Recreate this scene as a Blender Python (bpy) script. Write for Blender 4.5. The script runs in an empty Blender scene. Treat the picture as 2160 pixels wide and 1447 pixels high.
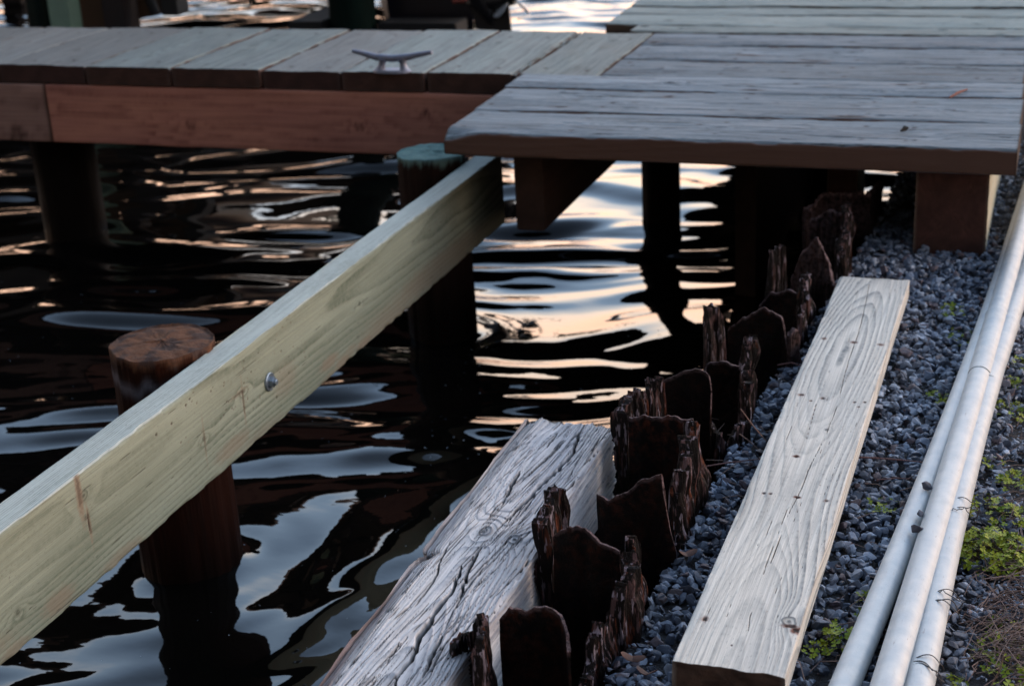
import bpy, bmesh, math, random
import numpy as np
from mathutils import Matrix, Vector
SC = bpy.context.scene
COL = SC.collection
R = math.radians
rng = np.random.default_rng(7)
random.seed(7)

# ------------------------------------------------------------------ camera
FPX = 3300.0; CX, CY = 1080.0, 723.5
yaw, pitch, roll = R(20.016), R(21.158), R(-3.068)
ZC = 1.43
Fv = np.array([-math.sin(yaw)*math.cos(pitch), math.cos(yaw)*math.cos(pitch), -math.sin(pitch)])
r0 = np.cross(Fv, [0, 0, 1.]); r0 /= np.linalg.norm(r0); u0 = np.cross(r0, Fv)
Rv = r0*math.cos(roll)+u0*math.sin(roll); Uv = -r0*math.sin(roll)+u0*math.cos(roll)
def ray(x, y): return Fv+Rv*(x-CX)/FPX-Uv*(y-CY)/FPX
def atz(x, y, z):
    r = ray(x, y); return r*((z-ZC)/r[2])+np.array([0, 0, ZC])
def aty(x, y, Y):
    r = ray(x, y); return r*(Y/r[1])+np.array([0, 0, ZC])
def atx(x, y, X):
    r = ray(x, y); return r*(X/r[0])+np.array([0, 0, ZC])
cam = bpy.data.cameras.new('camera'); co = bpy.data.objects.new('camera', cam); COL.objects.link(co)
M = Matrix([[Rv[0], Uv[0], -Fv[0], 0], [Rv[1], Uv[1], -Fv[1], 0], [Rv[2], Uv[2], -Fv[2], ZC], [0, 0, 0, 1]])
co.matrix_world = M
cam.sensor_width = 36; cam.lens = FPX/2160*36; cam.clip_start = .05; cam.clip_end = 2000
cam.dof.use_dof = True; cam.dof.focus_distance = 2.12; cam.dof.aperture_fstop = 6.5; cam.dof.aperture_blades = 7
SC.camera = co

# ------------------------------------------------------------------ numpy noise
def _h(ix, iy, iz, s):
    n = (ix*374761393+iy*668265263+iz*2147483647+s*1274126177) & 0xffffffff
    n = ((n ^ (n >> 13))*1274126177) & 0xffffffff
    n = ((n ^ (n >> 15))*2246822519) & 0xffffffff
    return ((n ^ (n >> 16)) & 0xffffff)/float(0xffffff)
def noise(x, y, z=0., s=0):
    x, y, z = np.broadcast_arrays(np.asarray(x, float), np.asarray(y, float), np.asarray(z, float))
    fx, fy, fz = np.floor(x), np.floor(y), np.floor(z)
    ix, iy, iz = fx.astype(np.int64), fy.astype(np.int64), fz.astype(np.int64)
    a, b, c = x-fx, y-fy, z-fz
    a = a*a*a*(a*(a*6-15)+10); b = b*b*b*(b*(b*6-15)+10); c = c*c*c*(c*(c*6-15)+10)
    o = 0
    for dx in (0, 1):
        for dy in (0, 1):
            for dz in (0, 1):
                o = o+_h(ix+dx, iy+dy, iz+dz, s)*np.where(dx, a, 1-a)*np.where(dy, b, 1-b)*np.where(dz, c, 1-c)
    return o*2-1
def fbm(x, y, z=0., s=0, o=3):
    t = 0; a = 1.
    for i in range(o):
        t = t+a*noise(x*2**i, y*2**i, np.asarray(z)*2**i, s+i*17); a *= .5
    return t
def sstep(a, b, x):
    t = np.clip((x-a)/(b-a), 0, 1); return t*t*(3-2*t)

# ------------------------------------------------------------------ object helpers
def mesh_np(name, V, Q, attrs=None, mat=None, smooth=True, parent=None):
    me = bpy.data.meshes.new(name)
    V = np.asarray(V, np.float32)
    if isinstance(Q, list): Q = [np.asarray(q, np.int32) for q in Q if len(q)]
    else: Q = [np.asarray(Q, np.int32)]
    nl = sum(q.size for q in Q); nf = sum(len(q) for q in Q)
    me.vertices.add(len(V)); me.vertices.foreach_set('co', V.ravel())
    me.loops.add(nl); me.loops.foreach_set('vertex_index', np.concatenate([q.ravel() for q in Q]))
    st = []; o = 0
    for q in Q:
        st.append(o+np.arange(len(q))*q.shape[1]); o += q.size
    me.polygons.add(nf); me.polygons.foreach_set('loop_start', np.concatenate(st).astype(np.int32))
    me.polygons.foreach_set('use_smooth', np.full(nf, smooth))
    me.update(calc_edges=True); me.validate()
    for k, a in (attrs or {}).items():
        at = me.attributes.new(k, 'FLOAT', 'POINT'); at.data.foreach_set('value', np.asarray(a, np.float32))
    if mat: me.materials.append(mat)
    ob = bpy.data.objects.new(name, me); COL.objects.link(ob)
    if parent: ob.parent = parent
    return ob
def empty(name, loc=(0, 0, 0)):
    o = bpy.data.objects.new(name, None); COL.objects.link(o); o.location = loc; o.empty_display_size = .05; return o
def tag(o, label=None, cat=None, group=None, kind=None):
    if label: o['label'] = label
    if cat: o['category'] = cat
    if group: o['group'] = group
    if kind: o['kind'] = kind
    return o
def adopt(parent, *kids):            # parent keeps world placement of its parts
    bpy.context.view_layer.update()
    for k in kids:
        k.parent = parent; k.matrix_parent_inverse = parent.matrix_world.inverted()

# ------------------------------------------------------------------ materials
def newmat(name):
    m = bpy.data.materials.new(name); m.use_nodes = True
    nt = m.node_tree; b = nt.nodes['Principled BSDF']; return m, nt, b
def N(nt, t, **k):
    n = nt.nodes.new(t)
    for a, v in k.items():
        if a in n.inputs: n.inputs[a].default_value = v
        else: setattr(n, a, v)
    return n
def mix(nt, a, b, f, mode='MIX'):
    n = nt.nodes.new('ShaderNodeMix'); n.data_type = 'RGBA'; n.blend_type = mode
    for i, v in ((6, a), (7, b), (0, f)):
        if hasattr(v, 'is_linked'): nt.links.new(v, n.inputs[i])
        else: n.inputs[i].default_value = (*v, 1) if (i != 0 and len(v) == 3) else v
    return n.outputs[2]
def noisetex(nt, scale, vec=(1, 1, 1), detail=4, rough=.55, lo=.3, hi=.7, coord='Object', off=(0, 0, 0)):
    tc = N(nt, 'ShaderNodeTexCoord'); mp = N(nt, 'ShaderNodeMapping')
    mp.inputs['Scale'].default_value = vec; mp.inputs['Location'].default_value = off
    nt.links.new(tc.outputs[coord], mp.inputs['Vector'])
    n = N(nt, 'ShaderNodeTexNoise'); n.inputs['Scale'].default_value = scale; n.inputs['Detail'].default_value = detail; n.inputs['Roughness'].default_value = rough
    nt.links.new(mp.outputs[0], n.inputs['Vector'])
    mr = N(nt, 'ShaderNodeMapRange'); mr.inputs['From Min'].default_value = lo; mr.inputs['From Max'].default_value = hi
    nt.links.new(n.outputs[0], mr.inputs[0]); return mr.outputs[0]
def attr(nt, name):
    a = N(nt, 'ShaderNodeAttribute'); a.attribute_name = name; return a.outputs['Fac']
def bump(nt, b, h, strength=.3, dist=.001, prev=None):
    n = N(nt, 'ShaderNodeBump'); n.inputs['Strength'].default_value = strength; n.inputs['Distance'].default_value = dist
    nt.links.new(h, n.inputs['Height'])
    if prev: nt.links.new(prev, n.inputs['Normal'])
    nt.links.new(n.outputs[0], b.inputs['Normal']); return n.outputs[0]
def mul(nt, a, k):
    m = N(nt, 'ShaderNodeMath', operation='MULTIPLY'); nt.links.new(a, m.inputs[0])
    if hasattr(k, 'is_linked'): nt.links.new(k, m.inputs[1])
    else: m.inputs[1].default_value = k
    return m.outputs[0]

def wood(name, early, late, tint, darkc=(.012, .008, .006), rough=.8, endc=None, fiber=.35, tonek=1., rust=None, sky_lit=None, vary=0.):
    """object space: x along the grain. attributes tone, dark, tint, end"""
    m, nt, b = newmat(name)
    big = noisetex(nt, 3.0, (.6, 3, 3), 3)
    fib = noisetex(nt, 60, (.06, 4, 4), 5, .65)
    spk = noisetex(nt, 500, (.25, 1, 1), 2, .6, .62, .72)
    c = mix(nt, early, tint, big)
    if sky_lit: c = mix(nt, c, sky_lit, mul(nt, attr(nt, 'sky_lit'), .75))
    c = mix(nt, c, late, mul(nt, attr(nt, 'tone'), tonek))
    f2 = N(nt, 'ShaderNodeMapRange'); f2.inputs['To Min'].default_value = 1-fiber; f2.inputs['To Max'].default_value = 1+fiber*.4
    nt.links.new(fib, f2.inputs[0])
    oi = N(nt, 'ShaderNodeObjectInfo'); orr = N(nt, 'ShaderNodeMapRange'); orr.inputs['To Min'].default_value = 1-vary; orr.inputs['To Max'].default_value = 1+vary
    nt.links.new(oi.outputs['Random'], orr.inputs[0]); fv = mul(nt, f2.outputs[0], orr.outputs[0])
    cm = N(nt, 'ShaderNodeCombineColor')
    for i in range(3): nt.links.new(fv, cm.inputs[i])
    c = mix(nt, c, cm.outputs[0], 1.0, 'MULTIPLY')
    c = mix(nt, c, darkc, mul(nt, spk, .35))
    if rust: c = mix(nt, c, rust, attr(nt, 'rust'))
    c = mix(nt, c, darkc, attr(nt, 'dark'))
    if endc:
        ec = mix(nt, endc, tuple(x*.35 for x in endc), attr(nt, 'tone'))
        ec = mix(nt, ec, tuple(x*.5 for x in endc), noisetex(nt, 25, (1, 1, 1), 4))
        c = mix(nt, c, ec, attr(nt, 'end'))
    nt.links.new(c, b.inputs['Base Color']); b.inputs['Roughness'].default_value = rough
    b.inputs['Specular IOR Level'].default_value = .25
    bump(nt, b, fib, .5, .0008)
    return m

W_PLANK = wood('plank_wood', (.68, .62, .535), (.17, .18, .18), (.56, .525, .47), darkc=(.035, .022, .016), endc=(.075, .04, .025), fiber=.34, tonek=.95, rust=(.12, .035, .02))
W_OLD = wood('weathered_timber_wood', (.74, .67, .62), (.19, .21, .24), (.44, .43, .45), darkc=(.010, .006, .006), endc=(.2, .17, .15), fiber=.34, tonek=.95, rust=(.12, .06, .05))
W_BEAM = wood('treated_pine_wood', (.275, .295, .225), (.085, .10, .068), (.19, .205, .15), darkc=(.03, .018, .012), endc=(.05, .04, .03), fiber=.22, tonek=.9, rust=(.20, .145, .10), sky_lit=(.45, .485, .46))  # last tint paints sky light onto the beam's top face
W_DECK = wood('grey_deck_wood', (.215, .262, .295), (.06, .075, .09), (.14, .17, .195), darkc=(.012, .01, .01), endc=(.05, .028, .018), fiber=.8, rust=(.085, .046, .033), vary=.16)
W_DECK2 = wood('pale_deck_wood', (.24, .285, .27), (.15, .18, .175), (.20, .235, .225), darkc=(.02, .016, .016), endc=(.06, .03, .022), fiber=.55, rust=(.075, .05, .035), vary=.16)
W_PIER = wood('pier_board_wood', (.22, .26, .245), (.12, .135, .125), (.17, .19, .185), darkc=(.02, .016, .016), endc=(.06, .028, .02), fiber=.5, rust=(.06, .028, .02), vary=.13)
W_PIERB = wood('pier_board_wood_brown', (.19, .195, .185), (.115, .11, .105), (.16, .17, .165), darkc=(.02, .016, .016), endc=(.05, .022, .018), fiber=.5, rust=(.06, .028, .02), vary=.13)
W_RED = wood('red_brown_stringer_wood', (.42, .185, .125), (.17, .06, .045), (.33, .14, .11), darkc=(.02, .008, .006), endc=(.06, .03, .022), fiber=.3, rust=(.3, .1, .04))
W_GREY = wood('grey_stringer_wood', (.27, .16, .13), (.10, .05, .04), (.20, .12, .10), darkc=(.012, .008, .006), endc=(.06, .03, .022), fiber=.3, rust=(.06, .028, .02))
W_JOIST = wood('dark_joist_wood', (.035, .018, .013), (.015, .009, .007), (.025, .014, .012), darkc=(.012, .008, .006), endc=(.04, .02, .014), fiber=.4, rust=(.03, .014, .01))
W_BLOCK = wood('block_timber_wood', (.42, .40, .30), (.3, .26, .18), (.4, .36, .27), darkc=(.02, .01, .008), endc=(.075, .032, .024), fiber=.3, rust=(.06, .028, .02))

# ------------------------------------------------------------------ grained timbers
def board(name, mat, A, ul, vl, L, W, T, nu, nv, nw, pith=(.0, -.03), sp=.005, warp=.004, osc=(.0, 1., 0.), wander=.01,
          relief=.0006, knots=(), cracks=(), spots=(), round_=.003, seed=0, edge=None, ragged=0.0, endrough=.0, parent=None, sag=0., ntop=None, redge=None):
    """A = world corner-centre: start point on centreline of TOP face; ul = unit length dir, vl = unit width dir.
    local x=length, y=width(-W/2..W/2), z=-T..0"""
    ul = np.array(ul, float); vl = np.array(vl, float); wl = np.cross(ul, vl)
    # rounded rectangle perimeter, starting top-left (v=-W/2) going +v
    pts = []; nrm = []; r = round_
    def side(a, b, n, nn):
        for i in range(n):
            t = i/float(n); pts.append((a[0]+(b[0]-a[0])*t, a[1]+(b[1]-a[1])*t)); nrm.append(nn)
    def arc(c, a0, n=3):
        for i in range(n):
            a = R(a0-90*i/float(n)); pts.append((c[0]+r*math.cos(a), c[1]+r*math.sin(a))); nrm.append((math.cos(a), math.sin(a)))
    h = W/2
    side((-h+r, 0), (h-r, 0), nv, (0, 1)); arc((h-r, -r), 90)
    side((h, -r), (h, -T+r), nw, (1, 0)); arc((h-r, -T+r), 0)
    side((h-r, -T), (-h+r, -T), max(4, nv//4), (0, -1)); arc((-h+r, -T+r), -90)
    side((-h, -T+r), (-h, -r), nw, (-1, 0)); arc((-h+r, -r), 180)
    pts = np.array(pts); nrm = np.array(nrm); m = len(pts)
    us = np.linspace(0, L, nu)
    U = np.repeat(us, m); V = np.tile(pts[:, 0], nu); Wz = np.tile(pts[:, 1], nu)
    NV = np.tile(nrm[:, 0], nu); NW = np.tile(nrm[:, 1], nu)
    E = np.zeros(nu*m); E[:m] = .8; E[-m:] = .8
    caps = []
    K = 10
    for endi, uu in ((0, 0.), (nu-1, L)):
        cs = []
        for k in range(1, K):
            s = 1-k/float(K)
            cs.append((np.full(m, uu), pts[:, 0]*s, (pts[:, 1]+T/2)*s-T/2))
        caps.append((endi, cs))
    allU = [U]; allV = [V]; allW = [Wz]; allNV = [NV]; allNW = [NW]; allE = [E]
    for endi, cs in caps:
        for (a, b, c) in cs:
            allU.append(a); allV.append(b); allW.append(c); z = np.zeros(m); allNV.append(z); allNW.append(z); allE.append(z+1)
        allU.append(np.array([us[endi]])); allV.append(np.array([0.])); allW.append(np.array([-T/2])); allNV.append(np.zeros(1)); allNW.append(np.zeros(1)); allE.append(np.ones(1))
    U = np.concatenate(allU); V = np.concatenate(allV); Wz = np.concatenate(allW); NV = np.concatenate(allNV); NW = np.concatenate(allNW); E = np.concatenate(allE)
    sd = seed*31
    v0 = pith[0]+wander*noise(U*1.3, 0.5, 0, sd); w0 = pith[1]+osc[0]*np.sin(U*osc[1]*6.283+osc[2])+osc[0]*.6*noise(U*2.1, 3.3, 0, sd+1)
    rr = np.hypot(V-v0, Wz-w0)+warp*fbm(U*3, V*14, Wz*14, sd+2, 3)+warp*.15*noise(U*25, V*90, Wz*90, sd+5)
    core = np.zeros_like(U); ctone = np.zeros_like(U)
    for (ku, kv, kr, ka) in knots:
        d2 = ((U-ku)/(3.2*kr))**2+((V-kv)/(1.5*kr))**2
        rr += ka*np.exp(-d2)*np.where(Wz > -T*.9, 1, .5)
        dk = np.hypot((U-ku)/1.4, V-kv)+.0015*noise(U*120, V*120, 0, sd+9)
        c = 1-sstep(kr*.75, kr, dk); core = np.maximum(core, c)
        ctone = np.where(c > 0, .5+.5*np.sin(dk/.0011), ctone)
    ph = rr/sp+.7*noise(rr*60, U*.4, 0, sd+3)
    f = ph-np.floor(ph)
    tone = f**2.2*(1-sstep(.86, 1., f)); tone = tone/.75
    tone = tone*(.70+.45*noise(U*4, V*18, Wz*18, sd+4))*(.85+.3*noise(U*160, V*160, Wz*160, sd+6))
    tone = np.clip(tone*(1-core)+ctone*core, 0, 1)
    dark = core*.25
    D = relief*(tone*2-1)
    top = (NW > .3)
    for (pl, wd, dp) in cracks:            # pl list of (u,v)
        pl = np.array(pl, float); pl = pl[np.argsort(pl[:, 0])]
        a, b = pl[0, 0], pl[-1, 0]
        mk = np.where((U > a) & (U < b) & top)[0]
        if len(mk) == 0: continue
        u = U[mk]; vc = np.interp(u, pl[:, 0], pl[:, 1])+wd*.35*noise(u*90, wd*1e3, 0, sd+11)+wd*.5*noise(u*22, wd*1e3, 0, sd+12)
        t = (u-a)/(b-a)
        ww = wd*np.sqrt(np.clip(4*t*(1-t), 0, 1))*(.85+.28*noise(u*45, 1.7, wd*1e3, sd+13))+1e-6
        q = np.clip(1-np.abs(V[mk]-vc)/ww, 0, 1)
        q = sstep(0, .8, q)
        D[mk] -= dp*q; dark[mk] = np.maximum(dark[mk], q*.97)
    rust = np.zeros_like(U)
    for (su, sv, ru, rv, kd, kr) in spots:
        q = np.hypot((U-su)/ru, (V-sv)/rv)+.35*noise(U*300, V*300, 0, sd+20)
        q1 = 1-sstep(.6, 1.1, q); q1 = np.where(top | (NV != 0), q1, 0)
        q1 = np.where(top, q1, 0)
        dark = np.maximum(dark, q1*kd); D = D-np.where(kd > .5, .0015, 0)*q1
        rust = np.maximum(rust, (1-sstep(.8, 2.2, q))*kr*top)
    x = U.copy(); y = V+NV*D; z = Wz+NW*D
    # gentle real-world irregularity
    y = y+ragged*.6*fbm(U*5, NV*2, 0, sd+30)*np.abs(NV)
    z = z+ragged*.5*fbm(U*4, V*9, 0, sd+31)*np.clip(NW, 0, 1)+ragged*.25*noise(U*2.5, 0, 0, sd+33)
    z = z+sag*(4*(U/L)*(1-U/L))
    if ragged > .0004:
        cor = np.exp(-((h-np.abs(V))/.004)**2)*np.exp(-(Wz/.004)**2)
        z = z-cor*ragged*1.3*np.clip(noise(U*40, np.sign(V)*3, 0, sd+34)+.3, 0, 1)
    nr = np.clip(1-np.abs(U-0)/.02, 0, 1)-np.clip(1-np.abs(U-L)/.02, 0, 1)
    x = x+nr*endrough*(fbm(V*45, Wz*45, 0, sd+40)+.4)
    if edge is not None: y, z, dark, rust = edge(U, V, Wz, y, z, dark, rust, NV, NW)
    # faces
    i = np.arange(nu-1)[:, None]*m; j = np.arange(m)[None, :]; j2 = (j+1) % m
    Q = np.stack([i+j, i+m+j, i+m+j2, i+j2], -1).reshape(-1, 4)
    Qs = [Q]; Ts = []
    o = nu*m
    for endi, cs in caps:
        prev = endi*m+np.arange(m)
        for k in range(len(cs)):
            cur = o+np.arange(m); o += m
            q = np.stack([prev, np.roll(prev, -1), np.roll(cur, -1), cur], -1)
            if endi: q = q[:, ::-1]
            Qs.append(q); prev = cur
        c = o; o += 1
        t = np.stack([prev, np.roll(prev, -1), np.full(m, c)], -1)
        if endi: t = t[:, ::-1]
        Ts.append(t)
    ob = mesh_np(name, np.stack([x, y, z], -1), [np.concatenate(Qs), np.concatenate(Ts)],
                 dict(tone=tone, sky_lit=(NV > .35)*1., dark=np.clip(dark, 0, 1), rust=np.clip(rust, 0, 1), end=E), mat)  # includes a mask for the side painted lighter as if sky lit
    A = np.array(A, float)
    ob.matrix_world = Matrix([[ul[0], vl[0], wl[0], A[0]], [ul[1], vl[1], wl[1], A[1]], [ul[2], vl[2], wl[2], A[2]], [0, 0, 0, 1]])
    try: ob.data.set_sharp_from_angle(angle=R(50))
    except Exception: pass
    return ob
YD = (0, 1, 0); XD = (1, 0, 0)
# for a board along +Y: vl must make wl=+Z: ul x vl = z -> vl = -X
def along_y(name, mat, x0, x1, y0, y1, ztop, T, **k):
    return board(name, mat, ((x0+x1)/2, y0, ztop), YD, (-1, 0, 0), y1-y0, x1-x0, T, **k)
def along_x(name, mat, x0, x1, y0, y1, ztop, T, **k):
    return board(name, mat, (x0, (y0+y1)/2, ztop), XD, (0, 1, 0), x1-x0, y1-y0, T, **k)

# ================================================================== pale loose plank
zp = .402; px0, px1, py0, py1 = -.385, -.251, 1.549, 2.975
pxc = (px0+px1)/2
def pl(x, y):
    p = atz(x, y, zp); return (p[1]-py0, -(p[0]-pxc))
def rspot(x, y, a=.006, b=.003, kd=.9, kr=.6): u, v = pl(x, y); return (u, v, a*.5, b, kd, kr)
sp = [rspot(1738, 714, .008, .003, .5, .8), rspot(1801, 722, .007, .004, .6, .9), rspot(1858, 727, .008, .004, .5, .8), rspot(1690, 832, .008, .004, .6, .8),
      rspot(1735, 840, .008, .003), rspot(1710, 845, .005, .002), rspot(1803, 848, .005, .002), rspot(1824, 848, .005, .002), rspot(1811, 858, .005, .002),
      rspot(1680, 961, .007, .0035, .8, 1), rspot(1682, 1047, .006, .0035, .7, 1), rspot(1611, 1039, .005, .002), rspot(1625, 1040, .005, .002), rspot(1743, 1055, .006, .003),
      rspot(1487, 1304, .008, .0032, .95, .7), rspot(1543, 1360, .003, .001), rspot(1730, 1022, .003, .001, .5, .2), rspot(1680, 1328, .011, .005, .97, 1), rspot(1668, 1320, .006, .009, .8, .8)]
ck = []
def pcrack(pts, w=.0007, d=.003): ck.append(([pl(*q) for q in pts], w, d))
pcrack([(1660, 1090), (1690, 1030), (1712, 975), (1735, 930)], .0009); pcrack([(1770, 840), (1790, 760), (1812, 700), (1830, 620), (1836, 590)], .0009)
pcrack([(1625, 1190), (1640, 1150), (1652, 1120)], .0008); pcrack([(1610, 1210), (1622, 1175), (1632, 1150)], .0006); pcrack([(1640, 1130), (1665, 1060)], .0006)
pcrack([(1735, 935), (1768, 850)], .0005); pcrack([(1578, 1330), (1582, 1300), (1588, 1285)], .0005); pcrack([(1500, 1200), (1540, 1110)], .0005); pcrack([(1700, 930), (1722, 850), (1750, 780)], .0004)
for i in range(34):
    u = random.uniform(.02, 1.38); v = random.uniform(-.06, .06); l = random.uniform(.015, .06)
    ck.append(([(u, v), (u+l, v+random.uniform(-.0015, .0015))], random.uniform(.0002, .0004), .001))
ku, kv = pl(1665, 1310)
ku2, kv2 = pl(1745, 905)
plank = board('plank', W_PLANK, (pxc, py0, zp), YD, (-1, 0, 0), py1-py0, px1-px0, .034, 900, 170, 18, pith=(.004, -.045), sp=.0062, warp=.0036,
              osc=(.016, .95, 1.9), wander=.02, relief=.00025, knots=[(ku, kv, .011, .012), (ku2, kv2, .004, .010)], cracks=ck, spots=sp, round_=.0015, seed=3, ragged=.0012, endrough=.003)
tag(plank, 'loose pale grey plank lying flat on the gravel, with nail holes and one knot', 'plank')

# ================================================================== weathered timber
zt = .412; tx0, tx1, ty0, ty1 = -.772, -.619, 1.16, 2.165
txc = (tx0+tx1)/2
def tl(x, y):
    p = atz(x, y, zt); return (p[1]-ty0, -(p[0]-txc))
def t8(zx, zy): return tl(600+zx/2.424, 850+zy/2.424)
tc_ = []
def tcrack(pts, w, d=None): tc_.append(([t8(*q) for q in pts], w*1.35, d or min(.014, w*3.2)))
tcrack([(545, 1470), (590, 1380), (640, 1310), (690, 1190), (770, 1080), (850, 960), (905, 830)], .0042)
tcrack([(880, 1010), (935, 900), (970, 800), (1015, 720)], .0030)
tcrack([(705, 1400), (745, 1300), (800, 1180)], .0030)
tcrack([(1145, 615), (1230, 500), (1330, 400), (1400, 335), (1480, 250), (1510, 160), (1535, 100)], .0040)
tcrack([(1105, 530), (1150, 440), (1200, 350)], .0028); tcrack([(1205, 410), (1290, 330), (1370, 250), (1425, 185)], .0026)
tcrack([(1340, 225), (1395, 145)], .0020); tcrack([(665, 1040), (720, 970), (780, 880), (800, 800), (850, 700)], .0018); tcrack([(860, 1060), (930, 950), (1040, 820)], .0015)
tcrack([(1190, 600), (1260, 500), (1330, 430)], .0018); tcrack([(1280, 570), (1340, 490), (1400, 420)], .0016); tcrack([(1040, 590), (1090, 520)], .0014)
tcrack([(410, 1447), (460, 1390)], .0018); tcrack([(740, 1390), (820, 1230), (900, 1120)], .0015); tcrack([(520, 1330), (590, 1220)], .0013)
tcrack([(1560, 300), (1590, 250), (1630, 160)], .0018); tcrack([(1440, 430), (1490, 340), (1560, 220)], .0014); tcrack([(820, 1150), (860, 1060), (940, 980)], .0012)
tcrack([(930, 1290), (1010, 1160)], .0012); tcrack([(620, 1440), (700, 1340)], .0012)
for i in range(300):
    u = random.uniform(.1, .98); v = random.uniform(-.07, .07); l = random.uniform(.03, .12)
    w = random.choice((.0004, .0006, .0009, .0014)); tc_.append(([(u, v), (u+l, v+random.uniform(-.003, .003)-l*.1)], w, w*2.6))
def tedge(U, V, Wz, y, z, dark, rust, NV, NW):
    h = (tx1-tx0)/2
    kn, _ = t8(730, 760)         # left notch
    a = np.exp(-((U-kn)/.010)**2)*.010+sstep(kn-.05, kn, U)*(1-sstep(kn, kn+.004, U))*.004
    left = np.clip((V-h*.55)/(h*.45), 0, 1)
    y = y-a*left*(1+.5*noise(U*200, V*90, 0, 5))
    dark = np.clip(dark+np.exp(-((U-kn)/.007)**2)*left*.8, 0, 1)
    # right bulge by the knot
    kb, _ = t8(1350, 640)
    right = np.clip((-V-h*.4)/(h*.6), 0, 1)
    y = y-right*.008*np.exp(-((U-kb)/.03)**2)+right*.007*sstep(kb+.01, kb+.05, U)
    z = z+right*.003*np.exp(-((U-kb)/.03)**2)
    # eroded latewood steps on the water side, worn far end
    step = (np.abs(NV) > .5)
    z = z-.006*np.clip(noise(V*60, U*3, 0, 8), 0, 1)*sstep(.93, 1.0, U)*(NW > .3)
    rust = np.clip(.75*sstep(h*.62, h*.8, V+.012*noise(U*6, 0, 0, 3))*(1-sstep(.38, .50, U))*(.5+.5*np.sin((V-h)*1500+2*noise(U*3, 0, 0, 4)))+.45*(NV > .5)+.25*(NV < -.5)*sstep(-.2, .4, noise(U*8, Wz*40, 0, 77)), 0, 1)
    rd = .0022*np.sin((V-h)*1500+2*noise(U*3, 0, 0, 4))*sstep(h*.55, h*.8, V)*(NW > .3)
    z = z+rd-sstep(h*.6, h, V)*.010*(NW > .3)
    sr = .0014*np.sin(Wz*1100+U*30*np.sin(U*2)+3*noise(U*5, Wz*12, 0, 9))*(np.abs(NV) > .9)
    y = y+sr*NV
    dark = np.clip(dark+.45*sstep(.0007, .0020, -rd), 0, 1)
    return y, z, dark, rust
k1 = t8(1030, 655); k2 = t8(1175, 700); k3 = t8(1370, 450)
timber = board('timber', W_OLD, (txc, ty0, zt), YD, (-1, 0, 0), ty1-ty0, tx1-tx0, .13, 760, 200, 90, pith=(-.01, -.05), sp=.0046, warp=.0028,
               osc=(.010, 1.3, .3), wander=.02, relief=.0012, knots=[(k1[0], k1[1], .014, .018), (k2[0], k2[1], .012, .014), (k3[0], k3[1], .006, .009)],
               cracks=tc_, spots=[(k2[0], k2[1], .003, .003, .8, .8)], round_=.004, seed=11, edge=tedge, ragged=.003, endrough=.012)
tag(timber, 'thick silver weathered timber with deep cracks between the water and the rusted piles', 'timber')

# ================================================================== green beam
bx0, bx1, by0, by1, bz0, bz1 = -1.388, -1.330, .95, 3.645, .262, .446
# length +Y, "top" face turned to +X : vl such that ul x vl = +X -> vl = +Z
def bl(x, y):
    p = atx(x, y, bx1); return (p[1]-by0, p[2]-(bz0+bz1)/2)
bk = [bl(178, 1045)+(.010, .010), bl(185, 1090)+(.007, .006), bl(515, 825)+(.007, .010), bl(430, 925)+(.006, .010), bl(760, 640)+(.005, .006), bl(40, 1290)+(.008, .008)]
bs = []
for q in [(583, 838, .003, .6), (330, 917, .002, .9), (362, 893, .002, .9), (392, 855, .002, .9), (445, 825, .002, .9), (400, 842, .0015, .9), (415, 850, .0015, .9), (1010, 1005, .0015, .9)]:
    u, v = bl(q[0], q[1]); bs.append((u, v, q[2], q[2]*1.2, q[3], .3))
for i in range(60):
    u = random.uniform(1.05, 1.55); v = random.uniform(-.03, .09)
    bs.append((u, v, random.uniform(.0008, .002), random.uniform(.0008, .0018), .8, .4))
bs.append(bl(168, 1040)+(.005, .032, .45, .9)); bs.append(bl(190, 1105)+(.0025, .022, .8, .8)); bs.append(bl(515, 850)+(.0022, .028, .6, .7)); bs.append(bl(432, 930)+(.002, .03, .5, .5)); bs.append(bl(505, 830)+(.02, .003, .5, .5))
bs.append(bl(820, 690)+(.10, .03, 0, .5)); bs.append(bl(930, 560)+(.2, .02, 0, .55)); bs.append(bl(600, 800)+(.03, .02, 0, .35))
for i in range(24):
    u = random.uniform(.4, 2.5); v = random.uniform(-.09, -.06); bs.append((u, v, random.uniform(.01, .05), random.uniform(.004, .012), .0, random.uniform(.3, .7)))
bc = []
for i in range(60):
    u = random.uniform(.3, 2.5); v = random.uniform(-.085, .085); l = random.uniform(.02, .12)
    bc.append(([(u, v), (u+l, v+random.uniform(-.002, .002))], random.uniform(.0002, .0004), .001))
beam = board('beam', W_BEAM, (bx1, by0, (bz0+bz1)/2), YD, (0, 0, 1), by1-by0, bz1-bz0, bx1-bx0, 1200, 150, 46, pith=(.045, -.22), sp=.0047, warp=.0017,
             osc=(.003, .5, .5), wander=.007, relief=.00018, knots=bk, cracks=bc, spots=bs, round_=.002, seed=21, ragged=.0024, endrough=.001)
tag(beam, 'long pale green treated beam bolted on edge to two round piles over the water', 'beam')

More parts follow.
